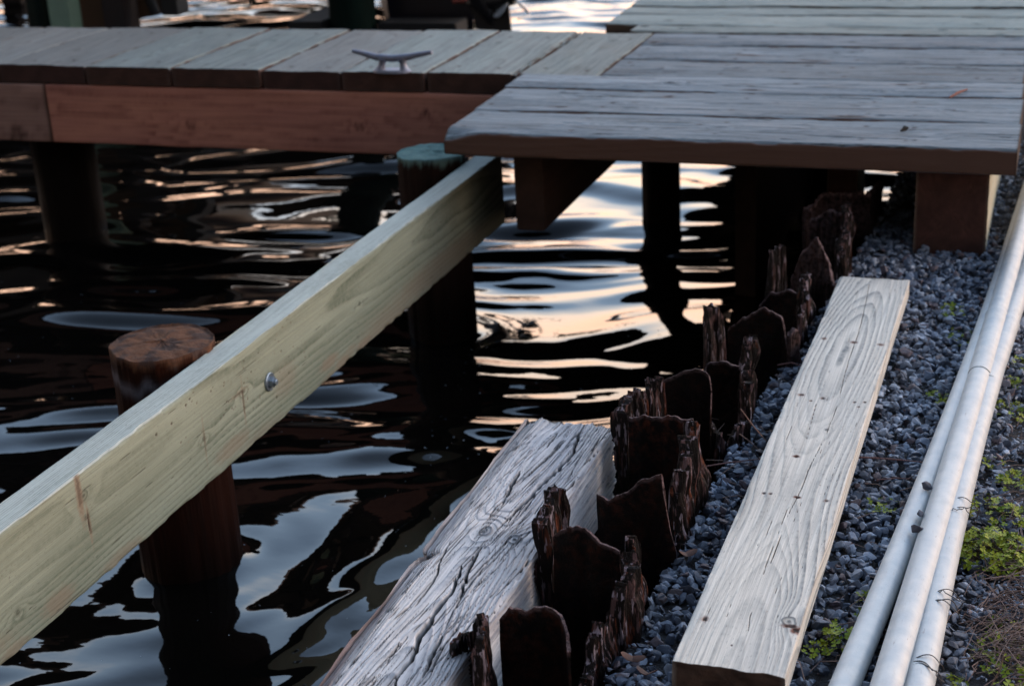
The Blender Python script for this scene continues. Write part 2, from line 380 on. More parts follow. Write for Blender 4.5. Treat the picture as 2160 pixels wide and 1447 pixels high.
def simple_mat(name, col, rough=.6, metal=0., n=None, col2=None, scale=30, vec=(1, 1, 1), bumpk=.3, bd=.001, spec=.5, coat=0):
    m, nt, b = newmat(name)
    if col2 is not None:
        f = noisetex(nt, scale, vec, 5, .6)
        nt.links.new(mix(nt, col, col2, f), b.inputs['Base Color'])
        bump(nt, b, noisetex(nt, scale*2, vec, 6, .65), bumpk, bd)
    else: b.inputs['Base Color'].default_value = (*col, 1)
    b.inputs['Roughness'].default_value = rough; b.inputs['Metallic'].default_value = metal; b.inputs['Specular IOR Level'].default_value = spec
    b.inputs['Coat Weight'].default_value = coat
    return m
M_GALV = simple_mat('galvanised_bolt_metal', (.30, .36, .42), .42, .8, col2=(.16, .2, .25), scale=400, bd=.0002)

def bm_obj(name, bm, mat, parent=None, smooth=True, sharp=35):
    me = bpy.data.meshes.new(name); bmesh.ops.recalc_face_normals(bm, faces=bm.faces[:]); bm.to_mesh(me); bm.free()
    if smooth:
        me.polygons.foreach_set('use_smooth', [True]*len(me.polygons))
        try: me.set_sharp_from_angle(angle=R(sharp))
        except Exception: pass
    if mat: me.materials.append(mat)
    o = bpy.data.objects.new(name, me); COL.objects.link(o)
    if parent: o.parent = parent
    return o
def lathe(bm, prof, n=32, M=Matrix()):
    rings = []
    for r, z in prof:
        if r < 1e-6: rings.append([bm.verts.new(M@Vector((0, 0, z)))])
        else: rings.append([bm.verts.new(M@Vector((r*math.cos(2*math.pi*i/n), r*math.sin(2*math.pi*i/n), z))) for i in range(n)])
    for a, b in zip(rings, rings[1:]):
        for i in range(n):
            j = (i+1) % n
            if len(a) == 1 and len(b) == 1: continue
            if len(a) == 1: bm.faces.new((a[0], b[i], b[j]))
            elif len(b) == 1: bm.faces.new((a[i], a[j], b[0]))
            else: bm.faces.new((a[i], a[j], b[j], b[i]))
def tube(bm, pts, rad, n=10, cap=True):
    pts = [Vector(p) for p in pts]; rings = []
    rad = rad if hasattr(rad, '__len__') else [rad]*len(pts)
    prevx = None
    for i, p in enumerate(pts):
        t = (pts[min(i+1, len(pts)-1)]-pts[max(i-1, 0)]).normalized()
        x = t.orthogonal().normalized() if prevx is None else (prevx-t*prevx.dot(t)).normalized()
        prevx = x; y = t.cross(x)
        rings.append([bm.verts.new(p+(x*math.cos(2*math.pi*k/n)+y*math.sin(2*math.pi*k/n))*rad[i]) for k in range(n)])
    for a, b in zip(rings, rings[1:]):
        for k in range(n):
            l = (k+1) % n; bm.faces.new((a[k], a[l], b[l], b[k]))
    if cap: bm.faces.new(rings[0][::-1]); bm.faces.new(rings[-1])
# bolt on the beam (part) with washer and hex nut
bp = atx(568, 805, bx1)
rotX = Matrix.Translation(Vector((bx1, bp[1], bp[2])))@Matrix.Rotation(R(90), 4, 'Y')
bm = bmesh.new(); lathe(bm, [(0, -.001), (.017, -.001), (.0175, .0005), (.0175, .0025), (.0165, .0033), (0, .0034)], 32, rotX); washer = bm_obj('washer', bm, M_GALV)
bm = bmesh.new(); lathe(bm, [(0, .003), (.0105, .003), (.0105, .0095), (.0092, .0112), (0, .0114)], 6, rotX); lathe(bm, [(0, .010), (.0055, .010), (.0055, .0150), (.0045, .016), (0, .016)], 16, rotX)
bolt = bm_obj('bolt', bm, M_GALV); adopt(beam, bolt); adopt(bolt, washer)

# ================================================================== piles
def pile_mat(name, c1, c2, wetz, top1, top2):
    m, nt, b = newmat(name)
    f = noisetex(nt, 14, (3, 3, .25), 5, .65); c = mix(nt, c1, c2, f)
    f3 = noisetex(nt, 60, (2, 2, .15), 4, .6); c = mix(nt, c, tuple(x*.35 for x in c1), mul(nt, f3, .6))
    tcn = mix(nt, top1, top2, noisetex(nt, 26, (1, 1, 1), 4, .6, .46, .6))
    c = mix(nt, c, tcn, attr(nt, 'top'))
    c = mix(nt, c, (.13, .12, .14), mul(nt, attr(nt, 'band'), .7))
    c = mix(nt, c, (.004, .0024, .002), attr(nt, 'wet'))
    nt.links.new(c, b.inputs['Base Color'])
    mr = N(nt, 'ShaderNodeMapRange'); mr.inputs['To Min'].default_value = .75; mr.inputs['To Max'].default_value = .5
    nt.links.new(attr(nt, 'wet'), mr.inputs[0]); nt.links.new(mr.outputs[0], b.inputs['Roughness'])
    b.inputs['Specular IOR Level'].default_value = .06
    bump(nt, b, f3, .6, .002)
    return m
def pile(name, mat, cx, cy, z0, z1, rb, rt, wetz, label=None, n=96, seed=0, band=None, rough=.0025, cat='pile'):
    nz = 120; K = 14
    th = np.linspace(0, 2*math.pi, n, endpoint=False)
    zz = np.concatenate([np.linspace(z0, z1, nz), np.full(K, z1)])
    fr = np.concatenate([np.ones(nz), np.linspace(.975, 0.02, K)])
    Z, TH = np.meshgrid(zz, th, indexing='ij'); FR = np.repeat(fr[:, None], n, 1)
    r = rb+(rt-rb)*(Z-z0)/(z1-z0)
    nn = rough*fbm(np.cos(TH)*9, np.sin(TH)*9, Z*1.5, seed, 4)+rough*1.2*noise(np.cos(TH)*1.5, np.sin(TH)*1.5, Z, seed+4)
    crack = np.zeros_like(Z)
    rs = random.Random(seed)
    for k in range(5):
        a0 = rs.uniform(0, 6.28); dd = np.abs((TH-a0-.05*noise(Z*6, k, 0, seed)+math.pi) % (2*math.pi)-math.pi)
        crack = np.maximum(crack, (1-sstep(.0, .025, dd)))
    nn = nn-crack*.0022*(FR > .99)*(1-sstep(z1-.06, z1-.01, Z))
    rr = (r+nn)*FR
    istop = np.zeros_like(Z); istop[nz:] = 1
    zt_ = Z+istop*(.0022*fbm(np.cos(TH)*FR*4, np.sin(TH)*FR*4, 0, seed+7, 3)-.002*(FR > .9))+(Z > z1-.004)*.0018*fbm(np.cos(TH)*3, np.sin(TH)*3, 0, seed+8, 3)
    X = rr*np.cos(TH); Y = rr*np.sin(TH)
    wet = 1-sstep(wetz-.08, wetz+.14, Z+.02*noise(np.cos(TH)*4, np.sin(TH)*4, 0, seed+3))
    top = np.clip(istop+sstep(z1-.02, z1-.004, Z+.012*fbm(np.cos(TH)*8, np.sin(TH)*8, 0, seed+9, 3)), 0, 1)
    bd = np.zeros_like(Z) if band is None else np.exp(-((Z+.01*noise(np.cos(TH)*5, np.sin(TH)*5, 0, 6)-band)/.011)**2)
    nr = nz+K
    i = np.arange(nr-1)[:, None]*n; j = np.arange(n)[None, :]; j2 = (j+1) % n
    Q = np.stack([i+j, i+j2, i+n+j2, i+n+j], -1).reshape(-1, 4)
    V = np.stack([X, Y, zt_-z0], -1).reshape(-1, 3)
    V = np.concatenate([V, [[0, 0, z1-z0]]])
    last = (nr-1)*n+np.arange(n); T = np.stack([last, np.roll(last, -1), np.full(n, nr*n)], -1)
    ap = lambda a, v: np.concatenate([a.ravel(), [v]])
    ob = mesh_np(name, V, [Q, T], dict(wet=ap(wet, 0), top=ap(top, 1), band=ap(bd, 0)), mat)
    ob.location = (cx, cy, z0)
    if label: tag(ob, label, cat)
    return ob
PM1 = pile_mat('red_brown_pile_wood', (.034, .009, .0045), (.008, .004, .003), .1, (.10, .046, .026), (.05, .03, .024))
PM2 = pile_mat('teal_topped_pile_wood', (.035, .017, .012), (.016, .009, .007), .1, (.12, .19, .17), (.09, .15, .14))
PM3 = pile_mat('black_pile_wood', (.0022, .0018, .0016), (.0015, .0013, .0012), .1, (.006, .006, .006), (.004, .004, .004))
PM4 = pile_mat('green_pile_wood', (.004, .014, .011), (.003, .008, .007), .1, (.03, .05, .04), (.02, .03, .03))
PM5 = pile_mat('olive_pile_wood', (.022, .026, .018), (.007, .018, .019), .1, (.03, .05, .04), (.02, .03, .03))
PM6 = pile_mat('pale_green_post_wood', (.16, .26, .19), (.12, .20, .15), .05, (.2, .3, .22), (.15, .2, .15))
near_pile = pile('pile', PM1, -1.478, 2.238, -.5, .458, .094, .091, .03, 'round red-brown pile with rusty mottled top behind the near stretch of green beam', seed=3, band=.405)
bc_ = atz(931, 695, 0)
mid_pile = pile('pile', PM2, -1.474, 3.53, -.5, .474, .088, .085, .12, 'round pile with pale teal top at the far end of the green beam', seed=9)
bm = bmesh.new(); tube(bm, [(.0965*math.cos(R(a)), .0965*math.sin(R(a)), .502+.0015*math.sin(a*.11)+.001*math.sin(a*.037)) for a in range(0, 361, 6)], [.0008+.0011*abs(math.sin(a*.013)) for a in range(0, 361, 6)], 8, False)
bm_obj('waterline_ring', bm, simple_mat('scum_glint', (.015, .013, .016), .5), near_pile)  # scum ring that also stands in for the meniscus highlight
# bolt nuts on the back of near pile: a tiny reddish end seen left of the pile
bm = bmesh.new()
lathe(bm, [(0, 0), (.008, 0), (.008, .012), (0, .013)], 8, Matrix.Translation(Vector((-1.478-.089, bp[1]-.10, .365)))@Matrix.Rotation(R(-90), 4, 'Y'))
adopt(near_pile, bm_obj('bolt_end', bm, simple_mat('rusty_bolt', (.12, .03, .03), .7)))

# ================================================================== shore deck
deck = empty('deck', (-.7, 3.3, .36)); tag(deck, 'low grey shore deck of wide planks on timber bearers at the right', 'deck')
parts = []
ZD = .600; TH_ = .055
def kspots(L, W, pix, x0, yc):
    out = []
    for (x, y, a, b) in pix:
        p = atz(x, y, ZD); out.append((p[0]-x0, p[1]-yc, a, b, .9, .6))
    return out
rows = [(-1.318, -.072, 3.228, 3.452), (-1.326, -.076, 3.459, 3.697), (-1.333, -.08, 3.704, 3.866), (-1.128, -.085, 3.885, 4.085), (-1.128, -.088, 4.090, 4.290), (-1.130, -.09, 4.294, 4.462),
        (-1.215, -.09, 4.494, 4.600), (-1.32, -.095, 4.605, 4.785), (-1.325, -.095, 4.790, 4.918), (-1.33, -.10, 4.945, 5.13), (-1.33, -.10, 5.135, 5.33), (-1.33, -.10, 5.34, 5.53), (-1.33, -.10, 5.54, 5.73), (-1.33, -.10, 5.74, 5.93), (-1.33, -.10, 5.94, 6.13), (-1.33, -.10, 6.14, 6.33)]
marks = [(1585, 192, .02, .006), (1410, 205, .01, .01), (1905, 182, .02, .008), (1180, 228, .02, .006), (1790, 250, .03, .01), (1945, 180, .012, .006), (1912, 276, .0, .0), (1380, 90, .01, .01), (1360, 57, .01, .01), (1800, 62, .02, .006), (1580, 115, .03, .01), (1720, 128, .03, .008)]
for i, (x0, x1, y0, y1) in enumerate(rows):
    sps = []
    for (x, y, a, b) in marks:
        p = atz(x, y, ZD)
        if y0 < p[1] < y1 and a > 0: sps.append((p[0]-x0, p[1]-(y0+y1)/2, a, b, .9, .6))
    for k in range(3): sps.append((random.uniform(.1, 1.1), random.uniform(-.08, .08), random.uniform(.004, .012), random.uniform(.003, .005), .6, .3))
    for ux in (.03, .30, .62, .93, 1.02):
        for vy in (-.06, .06):
            if i in (0, 1, 3, 4) and ux < x1-x0: sps.append((ux+random.uniform(-.008, .008), vy+random.uniform(-.01, .01), .005, .004, .85, .5))
    crk = []
    for k in range(26):
        u = random.uniform(0, 1.1); v = random.uniform(-.11, .11); l = random.uniform(.05, .35)
        crk.append(([(u, v), (u+l, v+random.uniform(-.003, .003))], random.uniform(.0008, .0016), .002))
    kn = [(random.uniform(.1, 1.1), random.uniform(-.06, .06), random.uniform(.008, .014), .014) for k in range(2)]
    if i == 0:
        def de(U, V, Wz, y, z, dark, rust, NV, NW):   # worn left front corner
            c = np.exp(-(U/.05)**2)*np.exp(-((V+.1135)/.03)**2)
            z = z-c*.018*(Wz > -.02); y = y+c*.01
            return y, z, dark, np.clip(rust+1.0*(NV < -.5)+.0*U, 0, 1)
    else:
        def de(U, V, Wz, y, z, dark, rust, NV, NW): return y, z, dark, np.clip(rust+(np.abs(NV) > .5), 0, 1)
    o = along_x('deck_board', W_DECK if i < 6 else W_DECK2, x0, x1, y0, y1, ZD+random.uniform(-.0015, .002)+(.004 if i < 3 else 0), TH_, nu=260, nv=70, nw=10, pith=(random.uniform(-.03, .03), -.06), sp=.007, warp=.006,
                osc=(.012, .4, random.uniform(0, 6)), relief=.0006, knots=kn, cracks=crk, spots=sps, round_=.006, seed=100+i, edge=de, ragged=.004)
    parts.append(o)
# bearers under the deck (run away from the camera)
def j_edge(U, V, Wz, y, z, dark, rust, NV, NW): return y, z, dark, rust
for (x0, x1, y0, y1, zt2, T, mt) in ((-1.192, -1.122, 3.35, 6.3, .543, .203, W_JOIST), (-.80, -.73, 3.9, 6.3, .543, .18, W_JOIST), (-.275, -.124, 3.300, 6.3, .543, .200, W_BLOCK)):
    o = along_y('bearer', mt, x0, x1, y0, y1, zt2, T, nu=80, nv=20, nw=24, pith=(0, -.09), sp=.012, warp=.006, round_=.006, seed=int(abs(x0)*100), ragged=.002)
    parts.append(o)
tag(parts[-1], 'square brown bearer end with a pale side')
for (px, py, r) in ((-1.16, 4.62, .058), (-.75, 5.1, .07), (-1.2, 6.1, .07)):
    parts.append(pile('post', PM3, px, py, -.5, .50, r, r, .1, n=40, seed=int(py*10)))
o = box_late = along_y('added_dark_wall', W_JOIST, -.80, -.745, 4.0, 6.3, .36, .8, nu=60, nv=8, nw=20, sp=.02, round_=.004, seed=8, ragged=.002); parts.append(o)  # dark wall added under the deck to block bright water gaps
# brown hanging block seen behind the sheet piles
o = along_y('bearer_block', W_BLOCK, -.53, -.455, 3.80, 3.95, .543, .26, nu=12, nv=12, nw=16, pith=(0, -.02), sp=.01, round_=.003, seed=5, ragged=.001)
parts.append(o)
adopt(deck, *parts)
# debris on the deck
p1 = atz(2003, 206, ZD+.006); p2 = atz(2040, 189, ZD+.008)
bm = bmesh.new(); tube(bm, [p1, (p1+p2)/2+np.array([0, 0, .002]), p2], [.002, .0034, .0018], 7)
tag(bm_obj('twig', bm, simple_mat('red_twig', (.17, .05, .028), .8)), 'short orange-red stick lying on the grey deck boards', 'twig')
p1 = atz(1900, 277, ZD+.006); p2 = atz(1916, 270, ZD+.012)
bm = bmesh.new(); tube(bm, [p1, (p1+p2)/2+np.array([0, .006, .001]), p2], [.002, .007, .002], 6)
tag(bm_obj('leaf', bm, simple_mat('dry_leaf', (.03, .025, .02), .8)), 'tiny dark curled leaf lying near the front edge of the grey deck', 'leaf')

# ================================================================== finger pier
pier = empty('pier', (-2.8, 4.15, 0)); tag(pier, 'narrow finger pier of short cross boards over a reddish side beam', 'pier')
parts = []
sx = [atz(x, y, ZD)[0] for x, y in ((20, 128), (190, 137), (365, 143), (545, 150), (708, 156), (882, 163), (1065, 168))]
xs = [sx[0]-.25*k for k in range(8, 0, -1)]+sx+[-1.3555, -1.132]
for i, (a, b) in enumerate(zip(xs, xs[1:])):
    sps = []
    for vy in (.07, .52):
        for vx in (-.06, .06): sps.append((vy+random.uniform(-.02, .02), vx, .006, .005, .8, .5))
    def pe(U, V, Wz, y, z, dark, rust, NV, NW): return y, z, dark, np.clip(rust+(np.abs(NV) > .5), 0, 1)
    y1 = 4.475+random.uniform(-.008, .008)
    mt = random.choice((W_PIER, W_PIER, W_PIERB))
    if i in (len(xs)-2, len(xs)-3): mt = W_PIER
    if i == len(xs)-6: mt = W_PIERB
    parts.append(along_y('pier_board', mt, a+.003, b-.004, 3.862+random.uniform(-.006, .006), y1, ZD+random.uniform(-.003, .002)-(.002 if i == len(xs)-2 else 0), .052, nu=120, nv=56, nw=10, pith=(random.uniform(-.05, .05), -.07), sp=.009,
                 warp=.006, osc=(.02, .7, random.uniform(0, 6)), relief=.0006, knots=[(random.uniform(.1, .5), random.uniform(-.07, .07), .012, .014)], spots=sps, round_=.005, seed=200+i, edge=pe, ragged=.004))
# side stringer in two lengths: reddish board, grey end at the left.   turned so the face looks to -Y
def stringer(name, mt, x0, x1, yface, z0, z1, T, **k):
    return board(name, mt, (x0, yface, (z0+z1)/2), XD, (0, 0, -1), x1-x0, z1-z0, T, **k)
o = board('side_beam', W_RED, (-1.2, 3.905, .458), (-1, 0, 0), (0, 0, 1), 1.625, .172, .045, nu=330, nv=60, nw=8, pith=(.02, -.06), sp=.014, warp=.010, osc=(.03, .5, 2), wander=.05,
          relief=.0003, knots=[(.42, .03, .012, .04), (.62, -.01, .012, .05), (1.15, -.02, .015, .04)], spots=[(x, .084, .18, .016, 0, .9) for x in (.1, .5, .9, 1.3)], round_=.003, seed=41, ragged=.002)
parts.append(o)
o = board('side_beam', W_GREY, (-2.829, 3.905, .458), (-1, 0, 0), (0, 0, 1), 2.2, .172, .045, nu=200, nv=40, nw=8, pith=(.02, -.06), sp=.012, warp=.008, osc=(.03, .5, 2), round_=.003, seed=42, ragged=.002,
          knots=[(.12, -.07, .03, .03)], spots=[(.10, -.085, .05, .03, 1, .5)])
tag(o, 'grey end length of the side beam'); parts.append(o)
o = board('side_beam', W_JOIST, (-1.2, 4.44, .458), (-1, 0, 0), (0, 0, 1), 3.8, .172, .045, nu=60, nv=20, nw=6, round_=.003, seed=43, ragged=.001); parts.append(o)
c = aty(128, 290, 4.06)
parts.append(pile('post', PM3, c[0], 4.06, -.5, .44, .098, .095, .2, n=48, seed=70))
parts.append(pile('post', PM3, -4.6, 4.06, -.5, .44, .098, .095, .2, n=48, seed=71))
adopt(pier, *parts)

# cleat
cb = (atz(790, 152, ZD)+atz(865, 154, ZD))/2; ch = aty(827, 118, cb[1])
cl = empty('cleat', (cb[0], cb[1], ZD)); tag(cl, 'grey-blue metal mooring cleat on the front edge of the finger pier', 'cleat')
M_CL = simple_mat('cleat_metal', (.14, .17, .23), .5, .5, col2=(.22, .22, .27), scale=90)
def cpt(x, y, dy=0): p = aty(x, y, cb[1]+dy); return np.array([p[0]-cb[0], dy, p[2]-ZD])
bm = bmesh.new()
hp = [cpt(744, 108), cpt(765, 113), cpt(793, 121), cpt(827, 124), cpt(860, 121), cpt(888, 115), cpt(911, 111)]
tube(bm, hp, [.0055, .0075, .0095, .010, .0095, .0075, .0055], 12)
h = bm_obj('horn', bm, M_CL, cl)
for s, (xa, ya, xb, yb) in enumerate(((803, 148, 808, 124), (853, 149, 848, 124))):
    bm = bmesh.new(); a = cpt(xa, ya); b = cpt(xb, yb); a[2] = .004
    tube(bm, [a, a*.65+b*.35, a*.3+b*.7, b], [.016, .010, .0095, .015], 12); bm_obj('leg', bm, M_CL, cl)
bm = bmesh.new(); a = cpt(791, 152); b = cpt(865, 153); w = abs(b[0]-a[0])/2+.004
lathe(bm, [(0, 0), (w, 0), (w, .004), (w*.93, .008), (0, .009)], 32); bmesh.ops.scale(bm, vec=(1, .42, 1), verts=bm.verts[:]); bm_obj('base', bm, M_CL, cl)

# ================================================================== ground, water
# landward edge follows the sheet piling
def edgex(y): return np.interp(y, [-5, 1.4, 2.4, 3.0, 3.4, 12], [-.47, -.475, -.45, -.40, -.38, -.2])
M_SOIL, nt, b = newmat('dark_soil')
nt.links.new(mix(nt, mix(nt, (.008, .006, .005), (.028, .018, .013), noisetex(nt, 9)), (.035, .035, .04), noisetex(nt, 120)), b.inputs['Base Color']); b.inputs['Roughness'].default_value = .95
bump(nt, b, noisetex(nt, 150, detail=6), .8, .004)
ys = np.concatenate([[-300, -60, -10, 0], np.linspace(.9, 4.2, 150), [5, 7, 12, 40, 120, 400]])
xo = np.concatenate([[0, 0.001], np.linspace(.006, 1.2, 90), [2, 4, 10, 40, 120, 400]])
YY, XX = np.meshgrid(ys, xo, indexing='ij')
GX = edgex(YY)+XX; GZ = .345+.006*fbm(GX*6, YY*6, 0, 50, 3)+.03*sstep(.0, .25, GX)
GZ[:, 0] = -.6
n1, n2 = YY.shape; i = np.arange(n1-1)[:, None]*n2; j = np.arange(n2-1)[None, :]
Q = np.stack([i+j, i+j+1, i+n2+j+1, i+n2+j], -1).reshape(-1, 4)
g = mesh_np('ground', np.stack([GX, YY, GZ], -1).reshape(-1, 3), Q, None, M_SOIL); g['kind'] = 'structure'
def gz(x, y): return float(.345+.006*fbm(np.array(x*6.), np.array(y*6.), 0, 50, 3)+.03*sstep(.0, .25, np.array(x)))

# water: displaced sheet
M_WAT, nt, b = newmat('dark_water')
b.inputs['Base Color'].default_value = (.0022, .0019, .0016, 1); b.inputs['Roughness'].default_value = .015; b.inputs['IOR'].default_value = 1.355
nf = noisetex(nt, 9, (1.0, 1.6, 1), 3, .5, 0, 1); bump(nt, b, nf, .03, .02)
def wave(X, Y):
    d = np.sqrt(X**2+Y**2)
    A = X*.95+Y*.31; B = -X*.31+Y*.95          # A runs along the crests
    wa = A+.12*noise(A*1.5, B*1.8, 0, 61); wb = B+.13*noise(A*1.1, B*1.7, 0, 62)+.05*noise(A*3, B*4, 0, 60)
    nr_ = 1-sstep(2.3, 3.8, Y)
    h = nr_*(.0120*noise(wa*4.0+.5*wb, wb*3.9, 0, 71)+.0062*noise(wa*6.2-.9*wb, wb*6.6, 0, 72)+.0009*noise(wa*14, wb*15, 0, 75))+(1-.5*nr_)*.020*noise(wa*1.5, wb*3.0, 0, 63)+(1-.85*nr_)*.0135*noise(wa*1.9, wb*5.4, 0, 64)+(1-.85*nr_)*.0150*noise(wa*2.6, wb*9.5, 0, 70)
    h += (1-.7*nr_)*.0028*noise(wa*6, wb*18, 0, 65)+(1-.6*nr_)*.0036*np.sin(wb*30+2.5*noise(wa*1.2, wb*1.2, 0, 66))*(.5+.5*noise(wa*1.5, wb*1.5, 0, 67))
    far = sstep(6., 10, Y)
    h += far*(.0045*noise(wa*5, wb*9, 0, 68)+.003*noise(wa*11, wb*19, 0, 69))
    # rings round the piles
    for (cx, cy, rp) in ((-1.478, 2.238, .094), (-1.474, 3.53, .088)):
        q = np.hypot(X-cx, Y-cy)-rp; h = h+.0028*np.exp(-np.clip(q, 0, 9)/.007)+.0010*np.cos(q*75)*np.exp(-np.clip(q, 0, 9)/.12)
    return h*np.clip((60-d)/50, 0, 1)
ys = np.concatenate([[-300, -60, -10, -1, .5], np.linspace(.9, 6.2, 640), np.linspace(6.22, 14, 330), np.linspace(14.2, 40, 90), [60, 120, 300, 700]])
xs_ = np.concatenate([[-700, -300, -100, -50], np.linspace(-20, -6.1, 120), np.linspace(-6.05, -.3, 560), [0.1]])
YY, XX = np.meshgrid(ys, xs_, indexing='ij'); WZ = wave(XX, YY)
n1, n2 = YY.shape; i = np.arange(n1-1)[:, None]*n2; j = np.arange(n2-1)[None, :]
Q = np.stack([i+j, i+j+1, i+n2+j+1, i+n2+j], -1).reshape(-1, 4)
w = mesh_np('water', np.stack([XX, YY, WZ], -1).reshape(-1, 3), Q, None, M_WAT); w['kind'] = 'structure'
# foam specks
M_FOAM = simple_mat('foam', (.22, .26, .30), .5)
bm = bmesh.new()
for k in range(230):
    if k < 150: x, y = random.uniform(0, 1350), random.uniform(560, 1440)
    else: x, y = random.uniform(900, 1400), random.uniform(700, 1000)
    p = atz(x, y, 0); r = random.choice((.0006, .0008, .0011, .0018))
    z = float(wave(np.array(p[0]), np.array(p[1])))
    if p[0] > -.65: continue
    bmesh.ops.create_icosphere(bm, subdivisions=1, radius=r, matrix=Matrix.Translation((p[0], p[1], z))@Matrix.Diagonal((1.3, 1.0, .35, 1)))
fo = bm_obj('foam_specks', bm, M_FOAM); tag(fo, 'scattered tiny pale foam specks floating on the dark water', 'foam', kind='stuff')

# ================================================================== gravel
M_GRAV, nt, b = newmat('blue_grey_gravel')
rnd = attr(nt, 'rnd'); ramp = N(nt, 'ShaderNodeValToRGB'); nt.links.new(rnd, ramp.inputs[0])
cr = ramp.color_ramp; cr.elements[0].color = (.03, .034, .047, 1); cr.elements[1].color = (.13, .085, .08, 1); cr.elements[1].position = 1
for p_, c_ in ((.3, (.08, .10, .14, 1)), (.55, (.16, .195, .26, 1)), (.8, (.27, .31, .38, 1)), (.9, (.42, .46, .54, 1)), (.93, (.09, .06, .065, 1))):
    e = cr.elements.new(p_); e.color = c_
c = mix(nt, ramp.outputs[0], (.07, .085, .13), mul(nt, noisetex(nt, 140, detail=5), .4))
c = mix(nt, c, (.035, .024, .018), mul(nt, noisetex(nt, 7, detail=6, lo=.45, hi=.68), .6))
nt.links.new(c, b.inputs['Base Color']); b.inputs['Roughness'].default_value = .62; b.inputs['Specular IOR Level'].default_value = .4
bump(nt, b, noisetex(nt, 300, detail=4), .35, .0012)
def hulls(k, n, seed, flat=.6):
    out = []; rs = np.random.default_rng(seed)
    for i in range(k):
        bm = bmesh.new(); P = rs.normal(size=(n, 3)); P /= np.linalg.norm(P, axis=1)[:, None]; P *= rs.uniform(.75, 1.05, (n, 1))
        P *= np.array([rs.uniform(.85, 1.25), rs.uniform(.65, .95), rs.uniform(.45, flat)])
        for p in P: bm.verts.new(p)
        r = bmesh.ops.convex_hull(bm, input=bm.verts[:])
        for v in [v for v in bm.verts if not v.link_faces]: bm.verts.remove(v)
        bmesh.ops.triangulate(bm, faces=bm.faces[:])
        bmesh.ops.bevel(bm, geom=bm.edges[:], offset=.05, segments=1, affect='EDGES')
        bmesh.ops.triangulate(bm, faces=bm.faces[:]); bmesh.ops.recalc_face_normals(bm, faces=bm.faces[:])
        bm.verts.index_update()
        out.append((np.array([v.co[:] for v in bm.verts]), np.array([[v.index for v in f.verts] for f in bm.faces]))); bm.free()
    return out
H = hulls(16, 13, 5, .8)
Vs, Fs, Rn = [], [], []; off = 0
def add_stone(x, y, z, s, tilt=.5):
    global off
    V, Fc = H[rng.integers(len(H))]
    a, b_, c_ = rng.uniform(0, 6.28), rng.normal()*tilt, rng.normal()*tilt
    ca, sa, cb, sb, cc, sc = math.cos(a), math.sin(a), math.cos(b_), math.sin(b_), math.cos(c_), math.sin(c_)
    Rm = np.array([[ca, -sa, 0], [sa, ca, 0], [0, 0, 1]])@np.array([[1, 0, 0], [0, cb, -sb], [0, sb, cb]])@np.array([[cc, 0, sc], [0, 1, 0], [-sc, 0, cc]])
    Vs.append(V@Rm.T*s+np.array([x, y, z])); Fs.append(Fc+off); off += len(V); Rn.append(np.full(len(V), rng.random()))
def nstone(y0, y1, x1, n, smin, smax):
    for k in range(n):
        y = rng.uniform(y0, y1); x = rng.uniform(float(edgex(y))-.0, x1)
        if px0+.02 < x < px1-.02 and py0+.02 < y < py1-.02: continue
        s = rng.uniform(smin, smax)
        if x > .02-.08+(y-1.5)*.03:
            s *= .72
            if float(noise(x*9., y*9., 0., 90)) > .25: continue
        if rng.random() < .02: s *= 1.5
        add_stone(x, y, .350+rng.uniform(-.003, .010)+(.03*float(sstep(0, .25, np.array(x)))), s)
nstone(1.2, 3.5, .12, 12500, .0055, .0135)
nstone(3.5, 4.3, .1, 1500, .006, .011); nstone(1.2, 3.5, .9, 2500, .006, .012)
for k in range(9000):                       # fines and dirt crumbs, mostly right of the pipes
    y = rng.uniform(1.3, 3.6); x = rng.uniform(-.10, .22) if k % 3 else rng.uniform(float(edgex(y)), .1)
    add_stone(x, y, .352+rng.uniform(0, .007)+(.03*float(sstep(0, .25, np.array(x)))), rng.uniform(.0018, .0042))
gr = mesh_np('gravel', np.concatenate(Vs), np.concatenate(Fs), dict(rnd=np.concatenate(Rn)), M_GRAV, smooth=False)
tag(gr, 'angular blue-grey crushed stone covering the bank', 'gravel', kind='stuff')

# ================================================================== rusted sheet piles
M_RUST, nt, b = newmat('flaking_rust')
def flakes(scale, lo, hi, off): return noisetex(nt, scale, (1.2, 1.2, .22), 3, .6, lo, hi, off=off)
c = mix(nt, (.009, .005, .0045), (.0025, .002, .002), noisetex(nt, 30, (1, 1, .6), 5))
c = mix(nt, c, (.13, .036, .016), mul(nt, mul(nt, flakes(70, .58, .64, (3, 1, 2)), attr(nt, 'warm')), .8))
c = mix(nt, c, (.12, .07, .07), mul(nt, flakes(95, .55, .60, (7, 4, 1)), attr(nt, 'edge')))
c = mix(nt, c, (.30, .25, .29), mul(nt, flakes(130, .58, .63, (1, 8, 5)), attr(nt, 'edge')))
c = mix(nt, c, (.004, .003, .003), flakes(50, .55, .62, (9, 2, 8)))
nt.links.new(c, b.inputs['Base Color']); b.inputs['Roughness'].default_value = .6; b.inputs['Specular IOR Level'].default_value = .12
bump(nt, b, noisetex(nt, 120, (1, 1, .25), 6, .7), .9, .005)
M_PLATE, nt, b = newmat('rusted_plate')
c = mix(nt, (.0055, .0032, .003), (.002, .0017, .0018), noisetex(nt, 26, (1, 1, 1), 5, .6))
c = mix(nt, c, (.075, .020, .010), mul(nt, noisetex(nt, 65, (1, 1, .9), 5, .7, .46, .66), attr(nt, 'warm')))
c = mix(nt, c, (.16, .11, .115), mul(nt, noisetex(nt, 120, (1, 1, 1), 4, .6, .35, .6), attr(nt, 'edge')))
nt.links.new(c, b.inputs['Base Color']); b.inputs['Roughness'].default_value = .6; b.inputs['Specular IOR Level'].default_value = .08
